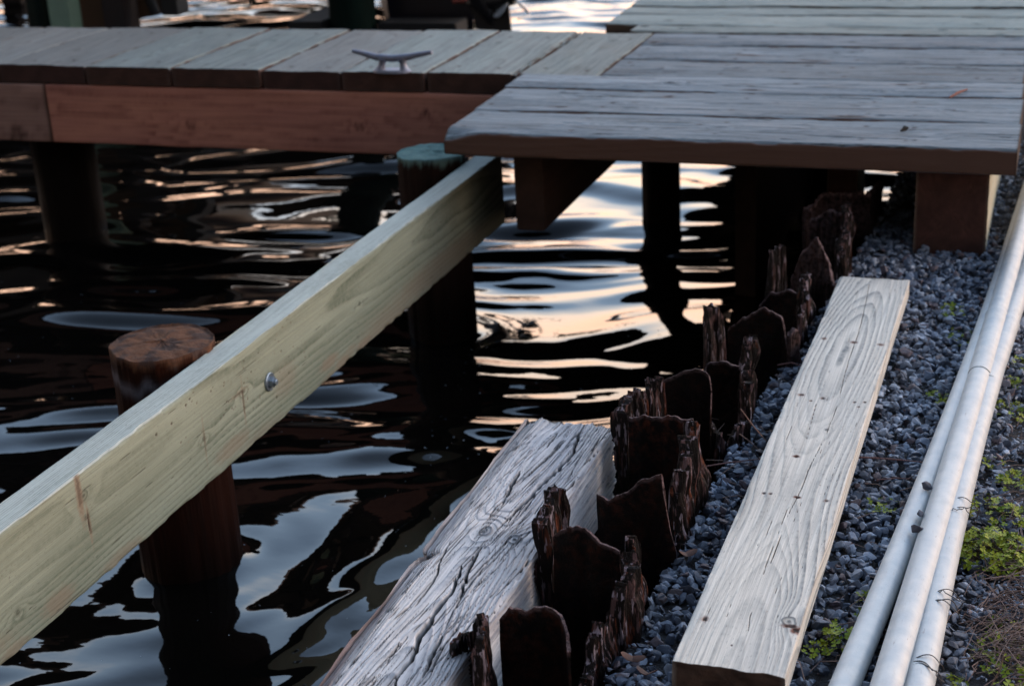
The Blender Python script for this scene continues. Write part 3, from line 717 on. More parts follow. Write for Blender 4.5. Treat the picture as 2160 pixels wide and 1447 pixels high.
bump(nt, b, noisetex(nt, 90, (1, 1, 1), 6, .7), .8, .003)
def ribbon(name, pts, tops, th, seed, splinter=.004, warm=.6, parent=None, z0=-.25, jag=.006, res=.0011, lean=0.):
    """a flaking steel leg: path pts (x,y), crest heights tops at each path point"""
    pts = np.array(pts, float); seg = np.r_[0, np.cumsum(np.hypot(*np.diff(pts, axis=0).T))]
    n = max(10, int(seg[-1]/res)); s = np.linspace(0, seg[-1], n)
    # smooth the path a little
    X = np.interp(s, seg, pts[:, 0]); Y = np.interp(s, seg, pts[:, 1])
    kk = max(3, int(.012/res)); ker = np.hanning(kk+2)[1:-1]; ker /= ker.sum()
    Xp = np.convolve(np.pad(X, kk, mode='edge'), ker, 'same')[kk:-kk]; Yp = np.convolve(np.pad(Y, kk, mode='edge'), ker, 'same')[kk:-kk]
    X, Y = Xp, Yp
    tx = np.gradient(X); ty = np.gradient(Y); l = np.hypot(tx, ty)+1e-9; nx, ny = ty/l, -tx/l
    top = np.interp(s, seg, tops)+jag*fbm(s*55, 1., 0, seed, 3)+(.004*fbm(s*38, 4., 0, seed+3, 3) if splinter < .003 else 0)+(jag*1.1*np.round(noise(s*75, 5., 0, seed+1)*2.2)/2.2+jag*.35*noise(s*420, 2., 0, seed+2) if splinter > .003 else 0)
    m = 56; t = np.linspace(0, 1, m)**.55
    Z = z0+(top[None, :]-z0)*t[:, None]
    S = np.repeat(s[None, :], m, 0)
    thin = 1-.55*t[:, None]**3
    cols = []
    for sd_, sg in ((0, 1), (7, -1)):
        d = th*(.5 if splinter < .003 else .36)*thin*(1+.5*noise(S*60, Z*8, 0, seed+sd_))+.8*jag*noise(S*26, Z*26, 0, seed+41)*sg+(0 if splinter < .003 else 1)*(splinter*.9*fbm(S*100, Z*6, 0, seed+20+sd_, 3)+splinter*.5*noise(S*300, Z*9, 0, seed+23+sd_)+splinter*1.5*np.abs(noise(S*40, Z*18, 0, seed+30+sd_)))+(splinter*fbm(S*50, Z*50, 0, seed+50+sd_, 3) if splinter < .003 else 0)
        cols.append((X[None, :]+sg*nx[None, :]*d+lean*(Z-z0), Y[None, :]+sg*ny[None, :]*d, Z))
    A, B = cols
    V = []; ed = []; wmx = []
    for C in (A, B):
        V.append(np.stack([C[0], C[1], C[2]], -1).reshape(-1, 3))
        dz = top[None, :]-C[2]
        e = np.clip((1-sstep(.001, .005, dz))*.75+min(1, max(0, splinter-.002)/.003)*.75*(1-sstep(.02, .16, dz)), 0, 1); ed.append(e.ravel())
        wmx.append((warm*np.clip(np.exp(-dz/.03)+(1 if splinter > .003 else .3), 0, 1)).ravel())
    V = np.concatenate(V); ed = np.concatenate(ed)
    def grid(o, flip):
        i = np.arange(m-1)[:, None]*n; j = np.arange(n-1)[None, :]
        q = np.stack([i+j, i+j+1, i+n+j+1, i+n+j], -1).reshape(-1, 4)+o
        return q[:, ::-1] if flip else q
    Qs = [grid(0, False), grid(m*n, True)]
    a = (m-1)*n+np.arange(n); Qs.append(np.stack([a[:-1], a[1:], a[1:]+m*n, a[:-1]+m*n], -1))
    for cidx in (0, n-1):
        e = np.arange(m)*n+cidx; Qs.append(np.stack([e[:-1], e[1:], e[1:]+m*n, e[:-1]+m*n], -1))
    wm = np.concatenate(wmx)*(1 if pts[0][1] < 2.2 else .45)
    ob = mesh_np(name, V, np.concatenate(Qs), dict(edge=ed, warm=wm), M_RUST if splinter > .003 else M_PLATE)
    try: ob.data.set_sharp_from_angle(angle=R(60))
    except Exception: pass
    if parent is not None: adopt(parent, ob)
    return ob
def q(x, y, Y): p = aty(x, y, Y); return (p[0], Y, p[2])
def rib_from(name, P3, th, seed, parent, **k):
    return ribbon(name, [(p[0], p[1]) for p in P3], [p[2] for p in P3], th, seed, parent=parent, **k)
SPG = 'rusted steel sheet piles along the bank'
def spile(label, x, y):
    e = empty('sheet_pile', (x, y, 0)); tag(e, label, 'sheet pile', SPG); return e
s1 = spile('rusted-through sheet pile nearest the camera beside the cracked timber', -.55, 1.48)
rib_from('flange', [q(1052, 1300, 1.50), q(1075, 1278, 1.50), q(1110, 1285, 1.505), q(1150, 1280, 1.505), q(1185, 1290, 1.50), q(1196, 1330, 1.48), q(1200, 1380, 1.455)], .007, 1, s1, splinter=.0007, jag=.0022, warm=.5)
rib_from('web', [q(985, 1330, 1.515), q(1010, 1312, 1.49), q(1030, 1325, 1.465), q(1010, 1370, 1.43)], .016, 2, s1, splinter=.0045, warm=1.)
rib_from('web', [q(945, 1400, 1.47), q(965, 1360, 1.49), q(985, 1345, 1.50)], .012, 3, s1, splinter=.004, warm=.9)
s2 = spile('rusted sheet pile with a short brown splintered leg, second from the camera', -.52, 1.7)
rib_from('flange', [q(1165, 1130, 1.72), q(1200, 1108, 1.715), q(1235, 1110, 1.71), q(1265, 1135, 1.705), q(1310, 1160, 1.70)], .007, 4, s2, splinter=.0007, jag=.0022, warm=.5)
rib_from('web', [(-.478, 1.735, .450), (-.470, 1.700, .462), (-.468, 1.66, .445), (-.474, 1.635, .425)], .021, 5, s2, splinter=.0060, warm=.9, jag=.008)
rib_from('web', [(-.482, 1.645, .40), (-.485, 1.60, .405), (-.487, 1.55, .385), (-.492, 1.50, .37)], .014, 6, s2, splinter=.0050, warm=.9, jag=.010)
rib_from('web', [(-.601, 1.73, .455), (-.600, 1.78, .487), (-.594, 1.81, .480)], .020, 7, s2, splinter=.0050, warm=.8)
s3 = spile('rusted sheet pile with tall splintered leg just beyond the cracked timber, third from the camera', -.52, 2.0)
rib_from('flange', [q(1258, 1040, 1.88), q(1285, 1050, 1.875), q(1320, 1035, 1.87), q(1365, 1005, 1.87), q(1395, 1003, 1.865), q(1404, 1060, 1.86), q(1415, 1120, 1.86), q(1428, 1160, 1.862)], .007, 8, s3, splinter=.0007, jag=.0022, warm=.45)
rib_from('web', [(-.463, 1.875, .372), (-.460, 1.91, .372), (-.462, 1.935, .455), (-.462, 1.98, .47), (-.468, 2.03, .478), (-.473, 2.065, .482)], .022, 9, s3, splinter=.0060, warm=.9, jag=.008)
rib_from('flange', [q(1325, 885, 2.08), q(1355, 880, 2.075), q(1395, 872, 2.075), q(1430, 885, 2.07), q(1465, 888, 2.07)], .008, 10, s3, splinter=.0007, jag=.0022, warm=.8)
rib_from('web', [(-.590, 2.09, .462), (-.588, 2.13, .482), (-.575, 2.16, .487), (-.560, 2.20, .480), (-.556, 2.235, .47)], .018, 11, s3, splinter=.0055, warm=.7)
s4 = spile('rusted sheet pile with a low eaten-away leg and thin upright fin, fourth from the camera', -.5, 2.35)
rib_from('flange', [q(1388, 808, 2.25), q(1415, 798, 2.245), q(1445, 780, 2.24), q(1478, 778, 2.24), q(1496, 795, 2.235), q(1500, 830, 2.23), q(1500, 870, 2.23)], .007, 12, s4, splinter=.0006, jag=.002, warm=.4)
rib_from('web', [(-.488, 2.24, .395), (-.468, 2.235, .375), (-.450, 2.25, .370), (-.440, 2.28, .40)], .014, 13, s4, splinter=.004, warm=1.0)
rib_from('web', [(-.448, 2.30, .42), (-.452, 2.36, .44), (-.456, 2.40, .472), (-.458, 2.44, .47)], .017, 14, s4, splinter=.0055, warm=.8, jag=.008)
rib_from('flange', [q(1490, 765, 2.45), q(1520, 760, 2.45), q(1560, 770, 2.445), q(1598, 800, 2.44)], .008, 15, s4, splinter=.0012, jag=.003, warm=.7)
rib_from('web', [q(1483, 720, 2.49), q(1492, 655, 2.50), q(1515, 650, 2.53), q(1525, 700, 2.55)], .016, 16, s4, splinter=.0045, warm=.6)
s5 = spile('rusted sheet pile with a rounded dark plate and slim pale stub, fifth from the camera', -.46, 2.65)
rib_from('flange', [q(1535, 705, 2.62), q(1565, 668, 2.615), q(1610, 645, 2.61), q(1650, 672, 2.61), q(1662, 730, 2.60)], .008, 17, s5, splinter=.001, jag=.003, warm=.4)
rib_from('web', [q(1660, 705, 2.585), q(1672, 696, 2.60), q(1686, 712, 2.62)], .011, 18, s5, splinter=.003, warm=.5)
rib_from('web', [(-.418, 2.68, .41), (-.420, 2.73, .44), (-.423, 2.78, .465), (-.426, 2.82, .462)], .017, 19, s5, splinter=.0050, warm=.9, jag=.008)
rib_from('flange', [q(1600, 650, 2.83), q(1625, 620, 2.83), q(1660, 610, 2.82), q(1700, 620, 2.81)], .009, 20, s5, splinter=.001, jag=.003, warm=.6)
rib_from('web', [q(1622, 530, 2.88), q(1637, 512, 2.90), q(1655, 530, 2.93)], .014, 21, s5, splinter=.004, warm=.6)
s6 = spile('rusted sheet pile standing farthest away, half under the front edge of the deck', -.43, 3.1)
rib_from('flange', [q(1668, 590, 3.0), q(1695, 525, 2.99), q(1725, 508, 2.985), q(1750, 560, 2.98), q(1768, 610, 2.97)], .009, 22, s6, splinter=.003, warm=.7)
rib_from('web', [(-.392, 3.04, .42), (-.394, 3.10, .45), (-.397, 3.15, .486), (-.40, 3.20, .48)], .020, 23, s6, splinter=.0055, warm=.6, jag=.008)
rib_from('flange', [q(1708, 470, 3.2), q(1730, 448, 3.2), q(1770, 446, 3.19), q(1790, 455, 3.18)], .010, 24, s6, splinter=.003, warm=.4)
rib_from('flange', [(-.50, 3.25, .45), (-.48, 3.36, .46), (-.38, 3.4, .45), (-.38, 3.6, .42)], .012, 25, s6, splinter=.003, warm=.4)

# ================================================================== conduit pipes
M_PIPE, nt, b = newmat('galvanised_conduit')
c = mix(nt, (.47, .48, .47), (.35, .38, .40), noisetex(nt, 40, (1, 1, .3), 4))
c = mix(nt, c, (.22, .20, .20), mul(nt, noisetex(nt, 130, (2.2, .35, 2.2), 5, .7, .62, .70), .7))
c = mix(nt, c, (.27, .25, .23), mul(nt, noisetex(nt, 45, (1, .25, 1), 6, .75, .52, .72), .35))
nt.links.new(c, b.inputs['Base Color']); b.inputs['Roughness'].default_value = .5; b.inputs['Metallic'].default_value = .1; b.inputs['Specular IOR Level'].default_value = .5
bump(nt, b, noisetex(nt, 300, (1, 1, .3), 3), .15, .0004)
PG = 'three pale conduit pipes bundled on the gravel'
def pipe(label, pix, r, zc, sleeve=None, mark=None):
    pts = []
    P = np.array([atz(x, y, zc) for (x, y) in pix]); cf = np.polyfit(P[:, 1], P[:, 0], 2)
    for yy in np.linspace(P[0, 1], P[-1, 1], 7): pts.append(Vector((float(np.polyval(cf, yy)), float(yy), zc)))
    d0 = (pts[1]-pts[0]).normalized(); d1 = (pts[-1]-pts[-2]).normalized()
    pts = [pts[0]-d0*.6]+pts+[pts[-1]+d1*1.2]
    # resample smoothly (Catmull-Rom)
    out = []
    for i in range(len(pts)-1):
        p0, p1, p2, p3 = pts[max(i-1, 0)], pts[i], pts[i+1], pts[min(i+2, len(pts)-1)]
        for k in range(12):
            t = k/12.; out.append(.5*((2*p1)+(p2-p0)*t+(2*p0-5*p1+4*p2-p3)*t*t+(3*p1-p0-3*p2+p3)*t**3))
    out.append(pts[-1])
    bm = bmesh.new(); tube(bm, out, r, 32)
    o = bm_obj('pipe', bm, M_PIPE); tag(o, label, 'pipe', PG)
    if sleeve:
        s = Vector(atz(sleeve[0], sleeve[1], zc)); k = min(range(len(out)), key=lambda i: (out[i]-s).length)
        d = (out[k+1]-out[k-1]).normalized(); s = out[k]+d*(s-out[k]).dot(d)
        bm = bmesh.new(); tube(bm, [s-d*.30, s-d*.012, s-d*.004, s], [r+.0012, r+.0012, r+.0024, r+.0016], 32)
        adopt(o, bm_obj('socket', bm, M_PIPE))
    return o
pa = pipe('white conduit pipe nearest the plank, with three pebbles resting on it', [(1778, 1447), (1955, 1040), (2010, 880), (2070, 700), (2112, 590), (2148, 480)], .0175, .374)
pb = pipe('topmost middle conduit pipe of the three, with a socket joint at its far end', [(1866, 1447), (1960, 1180), (2010, 980), (2060, 800), (2100, 680), (2150, 500)], .0188, .386, sleeve=(2103, 668))
pc = pipe('right hand conduit pipe, wrapped in thin black wire and beside the clover', [(1940, 1447), (1985, 1200), (2040, 980), (2090, 800), (2131, 680), (2178, 540)], .0182, .376, sleeve=(2136, 685))
# pebbles caught between the pipes
PB = ['flat pebble caught between the left and middle pipes, uppermost of three', 'small pointed pebble caught between the pipes, middle of three', 'dark rounded pebble caught between the pipes, lowest of three']
M_PEB = simple_mat('dark_pebble', (.07, .075, .10), .7, col2=(.045, .04, .05), scale=120)
for k, (x, y, s) in enumerate(((1957, 1025, .0095), (1943, 1084, .0085), (1934, 1116, .0100))):
    V, Fc = H[k+2]; p = atz(x, y, .397)
    o = mesh_np('pebble', V*np.array([s*1.2, s, s*1.2]), Fc, None, M_PEB, smooth=False); o.location = p; o.rotation_euler = (.3*k, .2, k*1.3); tag(o, PB[k], 'pebble', 'pebbles caught between the pipes')
# thin wire loops
M_WIRE = simple_mat('black_wire', (.02, .018, .022), .55)
def pipe_pt(x, y, zc): return Vector(atz(x, y, zc))
for k, (x, y, nloop, lab) in enumerate(((2030, 1090, 3, 'thin dark wire wound on the right pipe beside the big clover clump'), (1990, 1290, 4, 'tangled thin black wire on the right pipe level with the dry grass'), (1950, 1425, 3, 'thin black wire looped round the right pipe at the bottom of the frame'))):
    c0 = pipe_pt(x, y, .376); d = (pipe_pt(x+20, y-90, .376)-c0).normalized(); sidev = d.cross(Vector((0, 0, 1))).normalized(); upv = sidev.cross(d)
    bm = bmesh.new()
    for l in range(nloop):
        o = c0+d*(random.uniform(-.018, .022)); sk = random.uniform(-.012, .012); pts = []
        for a in range(0, 200, 10):
            t = R(a-10); rr = .0192+.0012*math.sin(a*.05+l)+(.004 if random.random() < .08 else 0)
            pts.append(o+sidev*math.cos(t)*rr+upv*math.sin(t)*rr+d*(sk*math.cos(t)+.002*math.sin(a*.07+l)))
        e = pts[0]; pts = [e+sidev*random.uniform(.01, .03)+Vector((0, 0, -.006)), e+sidev*.006]+pts
        tube(bm, pts, .0007, 5)
    tag(bm_obj('wire', bm, M_WIRE), lab, 'wire', 'thin wires wound on the right pipe')

# ================================================================== plants
M_CLOV, nt, b = newmat('clover_leaf')
c = mix(nt, (.10, .155, .008), (.22, .23, .010), noisetex(nt, 60)); nt.links.new(c, b.inputs['Base Color']); b.inputs['Roughness'].default_value = .55
b.inputs['Specular IOR Level'].default_value = .15; b.inputs['Subsurface Weight'].default_value = .1; b.inputs['Subsurface Radius'].default_value = (.004, .006, .001)
M_STEM = simple_mat('clover_stem', (.10, .07, .03), .7)
def clover(label, x, y, rad, n, hgt, size=.0055):
    c0 = atz(x, y, .362); z0 = gz(c0[0], c0[1])+.004
    e = empty('clover_plant', (c0[0], c0[1], z0)); tag(e, label, 'clover', 'clover plants on the bank')
    bl_, bs_ = bmesh.new(), bmesh.new()
    for k in range(n):
        a = random.uniform(0, 6.28); rr = rad*math.sqrt(random.random()); hx, hy = rr*math.cos(a), rr*math.sin(a)*1.3
        hz = hgt*(random.uniform(.35, 1.0))*(1-.55*(rr/rad)**2)+.004
        tip = Vector((hx, hy, hz)); base = Vector((hx*.45, hy*.45, 0))
        tube(bs_, [base, (base+tip)/2+Vector((0, 0, hz*.15)), tip], .0004, 4, False)
        tl_ = Matrix.Rotation(random.uniform(-.6, .6), 3, 'X')@Matrix.Rotation(random.uniform(-.6, .6), 3, 'Y'); a0 = random.uniform(0, 6.28); s = size*random.uniform(.65, 1.2)
        for q3 in range(3):
            Rm = tl_@Matrix.Rotation(a0+q3*2.094, 3, 'Z')
            prof = [(0, 0, 0), (.45, .42, .10), (.85, .62, .16), (1.12, .40, .12), (1.0, 0, .02), (1.12, -.40, .12), (.85, -.62, .16), (.45, -.42, .10)]
            vs = [bl_.verts.new(tip+Rm@(Vector(p)*s)) for p in prof]; ctr = bl_.verts.new(tip+Rm@(Vector((.6, 0, -.02))*s))
            for i in range(8): bl_.faces.new((vs[i], vs[(i+1) % 8], ctr))
    bm_obj('leaves', bl_, M_CLOV, e); bm_obj('stems', bs_, M_STEM, e)
CL = [('large dense clover clump spilling against the right pipe', 2095, 1165, .050, 190, .032, .0062), ('clover sprig just above the big clump by the right pipe', 2075, 1070, .035, 34, .022, .0055),
      ('clover clump between the plank and the left pipe at the bottom of the frame', 1780, 1350, .030, 42, .022, .0055), ('small clover sprig by the plank knot, left of the bottom clump', 1722, 1375, .018, 10, .014, .0045),
      ('clover patch in gravel beside the left pipe near the pebbles', 1860, 1065, .028, 26, .012, .0045), ('small clover patch halfway between plank and left pipe', 1840, 1255, .022, 16, .012, .005),
      ('low clover at the right frame edge below the dry grass', 2100, 1365, .035, 40, .012, .0042), ('yellow-green clover sprig at the lower end of the dry grass', 2020, 1440, .02, 14, .012, .0045),
      ('clover growing right of the pipes high on the bank', 2130, 860, .04, 60, .014, .005), ('blurred mossy clover patch between plank top and pipes', 1985, 830, .022, 24, .010, .0045),
      ('long clover patch left of the pipes near their joints', 2025, 700, .035, 60, .010, .005), ('clover patch left of the pipes nearest the deck', 2010, 650, .03, 36, .008, .005),
      ('tall sprig of clover at the far right edge beside the pipe socket', 2150, 760, .02, 16, .015, .005), ('yellow clover sprig right of the pipe below the high clover', 2090, 970, .02, 12, .012, .005), ('clover at the frame edge between dry grass and big clump', 2120, 1290, .03, 22, .012, .0045)]
CL += [('small clover sprig in the stones right of the pipes near the socket', 2130, 800, .02, 20, .012, .005), ('flat clover patch at the frame edge level with the pebbles', 2145, 1010, .03, 34, .012, .005),
       ('yellowish clover patch below the dry grass at the frame corner', 2130, 1425, .03, 30, .014, .005), ('tiny clover sprig by the left pipe foot', 1835, 1300, .018, 14, .012, .005), ('clover patch right of the pipes just above the big clump', 2125, 1090, .028, 36, .016, .0055)]
for a in CL: clover(*a)
# dry grass
M_STRAW = simple_mat('dry_straw', (.20, .13, .10), .8, col2=(.09, .05, .045), scale=20)
bm = bmesh.new()
for k in range(620):
    x, y = random.gauss(2110, 50), random.gauss(1290, 62)
    if k % 5 == 0: x, y = random.uniform(2000, 2200), random.uniform(1120, 1447)
    if k % 6 == 1: x, y = random.uniform(2080, 2200), random.uniform(760, 1160)
    if k % 11 == 3: x, y = random.uniform(1640, 1900), random.uniform(1000, 1447)
    if k % 11 == 7: x, y = random.uniform(1480, 1660), random.uniform(860, 1447)
    p = Vector(atz(x, y, .37)); a = random.gauss(.3, .9); l = random.uniform(.015, .07); dz = random.uniform(-.003, .012)
    if px0-.01 < p.x < px1+.01 or -.215+(p.y-1.5)*.07 < p.x < -.085+(p.y-1.55)*.045: continue
    p.z = gz(p.x, p.y)+random.uniform(.008, .020); d = Vector((math.cos(a), math.sin(a), 0))*l
    mid = p+d*.5+Vector((random.gauss(0, .004), random.gauss(0, .004), random.uniform(.002, .008)))
    tube(bm, [p, mid, p+d+Vector((0, 0, dz))], [.0007, .0006, .0003], 4)
tag(bm_obj('dry_grass', bm, M_STRAW), 'mat of dead brown grass stalks right of the pipes', 'dry grass', kind='stuff')
# twigs on the gravel
def twig(label, pts, r=.0012, mat=M_STRAW):
    bm = bmesh.new(); P = [atz(x, y, z) for x, y, z in pts]; tube(bm, P, [r]*(len(P)-1)+[r*.5], 6); tag(bm_obj('twig', bm, mat), label, 'twig')
M_TW = simple_mat('twig_bark', (.13, .06, .055), .8)
twig('long thin brown twig from the plank edge to the left pipe', [(1812, 964, .368), (1880, 968, .372), (1960, 976, .370)], .0014, M_TW)
twig('long thin twig lying on gravel from sheet piles to the plank', [(1480, 985, .364), (1540, 975, .370), (1620, 966, .368)], .0013, M_TW)
twig('pale straw leaning from a sheet pile down to the plank', [(1562, 862, .47), (1590, 900, .42), (1625, 940, .37)], .0009)
twig('short pale straw below the leaning one', [(1560, 915, .39), (1580, 930, .378), (1600, 948, .37)], .0008)
twig('bent twig on gravel behind the far end of the plank', [(1640, 770, .37), (1670, 765, .378), (1715, 780, .37)], .0012, M_TW)
twig('grass blade at the bottom right corner', [(2090, 1447, .37), (2110, 1410, .40), (2120, 1370, .43)], .0007, M_STRAW)
twig('short twig crossing the gravel near the small clover', [(1850, 1012, .37), (1890, 1008, .375), (1925, 1010, .37)], .001, M_TW)
# scattered dead leaves among the stones under the sheet piles
M_LEAF = simple_mat('dead_leaf', (.12, .04, .02), .75, col2=(.06, .03, .02), scale=60)
for (x, y, lab) in ((1365, 1415, 'brown dead leaf on gravel at the foot of the splintered sheet pile'), (1335, 1385, 'small dead leaf tucked beside the brown leaf'), (1450, 1165, 'curled leaf fragment by the third sheet pile')):
    p = atz(x, y, .372); bm = bmesh.new(); vs = []
    for i in range(12):
        t = i/12*6.283; r = .016*(.55+.45*abs(math.cos(t))); vs.append(bm.verts.new((r*math.cos(t), r*.5*math.sin(t), .004*math.cos(2*t))))
    c_ = bm.verts.new((0, 0, -.003))
    for i in range(12): bm.faces.new((vs[i], vs[(i+1) % 12], c_))
    ext = bmesh.ops.extrude_face_region(bm, geom=bm.faces[:]); bmesh.ops.translate(bm, vec=(0, 0, .0006), verts=[v for v in ext['geom'] if isinstance(v, bmesh.types.BMVert)])
    o = bm_obj('dead_leaf', bm, M_LEAF); o.location = p; o.rotation_euler = (.3, .2, random.uniform(0, 3)); tag(o, lab, 'leaf')

# ================================================================== things beyond the pier
def box_obj(name, x0, x1, y0, y1, z0, z1, mat, parent=None, bev=.004):
    bm = bmesh.new(); bmesh.ops.create_cube(bm, size=1, matrix=Matrix.Translation(((x0+x1)/2, (y0+y1)/2, (z0+z1)/2))@Matrix.Diagonal((x1-x0, y1-y0, z1-z0, 1)))
    bmesh.ops.bevel(bm, geom=bm.edges[:], offset=bev, segments=2, affect='EDGES')
    o = bm_obj(name, bm, mat)
    if parent: adopt(parent, o)
    return o
YB = 6.0
def bx(x, y=60, Y=YB): return aty(x, y, Y)[0]
pile('pile', PM5, bx(75), YB+.1, -.5, 1.7, .088, .085, .05, 'tall olive and dark teal pile behind the left end of the pier', n=40, seed=31)
pile('pile', PM4, bx(747), YB, -.5, 1.9, .098, .094, .15, 'tall dark green pile beside the boat behind the pier', n=40, seed=33)
lift = empty('boathouse', (bx(250), YB, 0)); tag(lift, 'open timber boathouse with brown skirt board, dark posts and added unseen cover behind the pier', 'boathouse')
M_BRN = simple_mat('brown_plywood', (.12, .06, .03), .7, col2=(.09, .05, .028), scale=6)
M_DRK = simple_mat('dark_red_timber', (.010, .0035, .003), .8, col2=(.005, .0025, .0025), scale=10)
M_BLK = simple_mat('black_timber', (.003, .0025, .0025), .8, col2=(.002, .002, .002), scale=10)
M_GRN = simple_mat('pale_green_timber', (.15, .24, .18), .7, col2=(.12, .19, .15), scale=10)
box_obj('post', bx(130), bx(171), YB-.08, YB+.02, -.4, 1.75, M_GRN, lift)
box_obj('post', bx(226), bx(272), YB-.02, YB+.10, -.4, 1.75, M_DRK, lift)
zb = aty(385, 33, YB)[2]
box_obj('hanging_post', bx(350), bx(384), YB-.02, YB+.08, zb, 1.5, M_BLK, lift)
# skirt board with a slanting lower edge
bm = bmesh.new(); a = aty(172, 75, YB+.12); b_ = aty(275, 47, YB+.12); c_ = aty(350, 26, YB+.12)
prof = [(a[0], -.05), (b_[0], b_[2]-.0), (c_[0], c_[2]), (c_[0], 1.0), (a[0], 1.0)]
f1 = [bm.verts.new((x, YB+.12, z)) for x, z in prof]; f2 = [bm.verts.new((x, YB+.16, z)) for x, z in prof]
bm.faces.new(f1); bm.faces.new(f2[::-1])
for i in range(5): bm.faces.new((f1[i], f1[(i+1) % 5], f2[(i+1) % 5], f2[i]))
adopt(lift, bm_obj('skirt_board', bm, M_BRN))
bm = bmesh.new(); tube(bm, [aty(328, 30, YB+.05), aty(312, -10, YB+.05), aty(290, -80, YB+.05)], .022, 8); adopt(lift, bm_obj('brace', bm, M_BLK))
# boat with a tilted outboard
boat = empty('boat', (bx(880), YB+.5, 0)); tag(boat, 'dark navy boat hull with a thin red stripe moored behind the pier', 'boat')
M_NAVY = simple_mat('navy_hull_paint', (.008, .009, .018), .35, spec=.5, col2=(.006, .005, .008), scale=4, bumpk=.05)
M_REDS = simple_mat('red_stripe', (.25, .05, .03), .4)
def hull():
    st = []
    XS = np.linspace(bx(800), bx(975), 14); y0 = YB+.15
    bm = bmesh.new()
    # stern at the near side, bow away (+Y): sections along Y
    L = 3.6; ws = (bx(975)-bx(790))/2; cxm = (bx(975)+bx(790))/2
    for i in range(19):
        t = i/18.; w = ws*(1-t**3)+.01; top = .62+.25*t; kz = -.05+.3*t**3
        sec = []
        for k in range(9):
            s = k/8.; a = s*math.pi/2
            sec.append((w*math.sin(a)**.6, kz+(top-kz)*(1-math.cos(a))**.9))
        ox = -.50*t*L; ring = [bm.verts.new((cxm+ox-x, y0+t*L, z)) for x, z in sec[::-1]]+[bm.verts.new((cxm+ox+x, y0+t*L, z)) for x, z in sec[1:]]
        st.append(ring)
    for a, b in zip(st, st[1:]):
        for k in range(len(a)-1): bm.faces.new((a[k], a[k+1], b[k+1], b[k]))
    bm.faces.new(st[0]); 
    return bm, st
bm, st = hull()
top_l = [r[0].co.copy() for r in st]; top_r = [r[-1].co.copy() for r in st]
o = bm_obj('hull', bm, M_NAVY); adopt(boat, o)
bm = bmesh.new(); tube(bm, top_l[::-1]+top_r, .018, 8); adopt(boat, bm_obj('gunwale', bm, simple_mat('grey_rubber', (.05, .05, .06), .5)))
bm = bmesh.new(); tube(bm, [Vector(aty(955, 4, YB+.1)), Vector(aty(1015, 2, YB+.1))], .008, 8); adopt(boat, bm_obj('stripe_rail', bm, M_REDS))
# boathouse roof and rear posts, hoisted boat: unseen, added to darken the water reflections
for (x, y) in ((-6.4, YB), (-6.4, 8.6), (-3.4, 8.6)): box_obj('post', x-.07, x+.07, y-.07, y+.07, -.4, 1.85, M_DRK, lift)
bm = bmesh.new(); rp = [(-7.0, 1.90), (-5.0, 2.35), (-3.2, 1.90), (-3.2, 1.97), (-5.0, 2.43), (-7.0, 1.97)]
f1 = [bm.verts.new((x, 5.7, z)) for x, z in rp]; f2 = [bm.verts.new((x, 9.0, z)) for x, z in rp]
bm.faces.new(f1); bm.faces.new(f2[::-1])
for i in range(6): bm.faces.new((f1[i], f1[(i+1) % 6], f2[(i+1) % 6], f2[i]))
adopt(lift, bm_obj('added_roof', bm, M_BRN, sharp=10))
for y in (YB, 8.6): box_obj('added_tie_beam', -6.9, -3.3, y-.05, y+.05, 1.76, 1.89, M_DRK, lift)
hb = empty('added_hoisted_boat', (-4.9, 7.6, .5)); tag(hb, 'added unseen dark boat hoisted beyond the frame, darkening the water reflections', 'boat')
bm = bmesh.new(); st2 = []
for i in range(21):
    t = i/20.; wv = 1.05*(1-max(0, (t-.45)/.55)**2.2)+.01; kz = .50+.35*max(0, (t-.6)/.4)**2; tp = 1.15+.3*t**2; yc = 6.35+t*4.0
    sec = [(0, kz), (wv*.5, kz+.08), (wv*.88, kz+.20), (wv, kz+.42), (wv*1.02, tp)]
    st2.append([bm.verts.new((-4.85-x, yc, z)) for x, z in sec[::-1]]+[bm.verts.new((-4.85+x, yc, z)) for x, z in sec[1:]])
for p_, q_ in zip(st2, st2[1:]):
    for k in range(8): bm.faces.new((p_[k], p_[k+1], q_[k+1], q_[k]))
bm.faces.new(st2[0]); adopt(hb, bm_obj('hull', bm, M_NAVY))
box_obj('console', -5.3, -4.4, 7.6, 8.5, 1.0, 1.7, M_BLK, hb, bev=.05)
# low float left of the green pile
zf = aty(650, 42, YB-.05)[2]
fl = empty('float', (bx(665), YB, 0)); tag(fl, 'low black float board left of the dark green pile', 'float')
box_obj('board', bx(632), bx(700), YB-.1, YB+.35, aty(650, 75, YB-.1)[2], zf, M_BLK, fl); box_obj('board', bx(800), bx(965), YB-.02, YB+.12, .1, aty(850, 50, YB-.02)[2], M_BLK, boat)
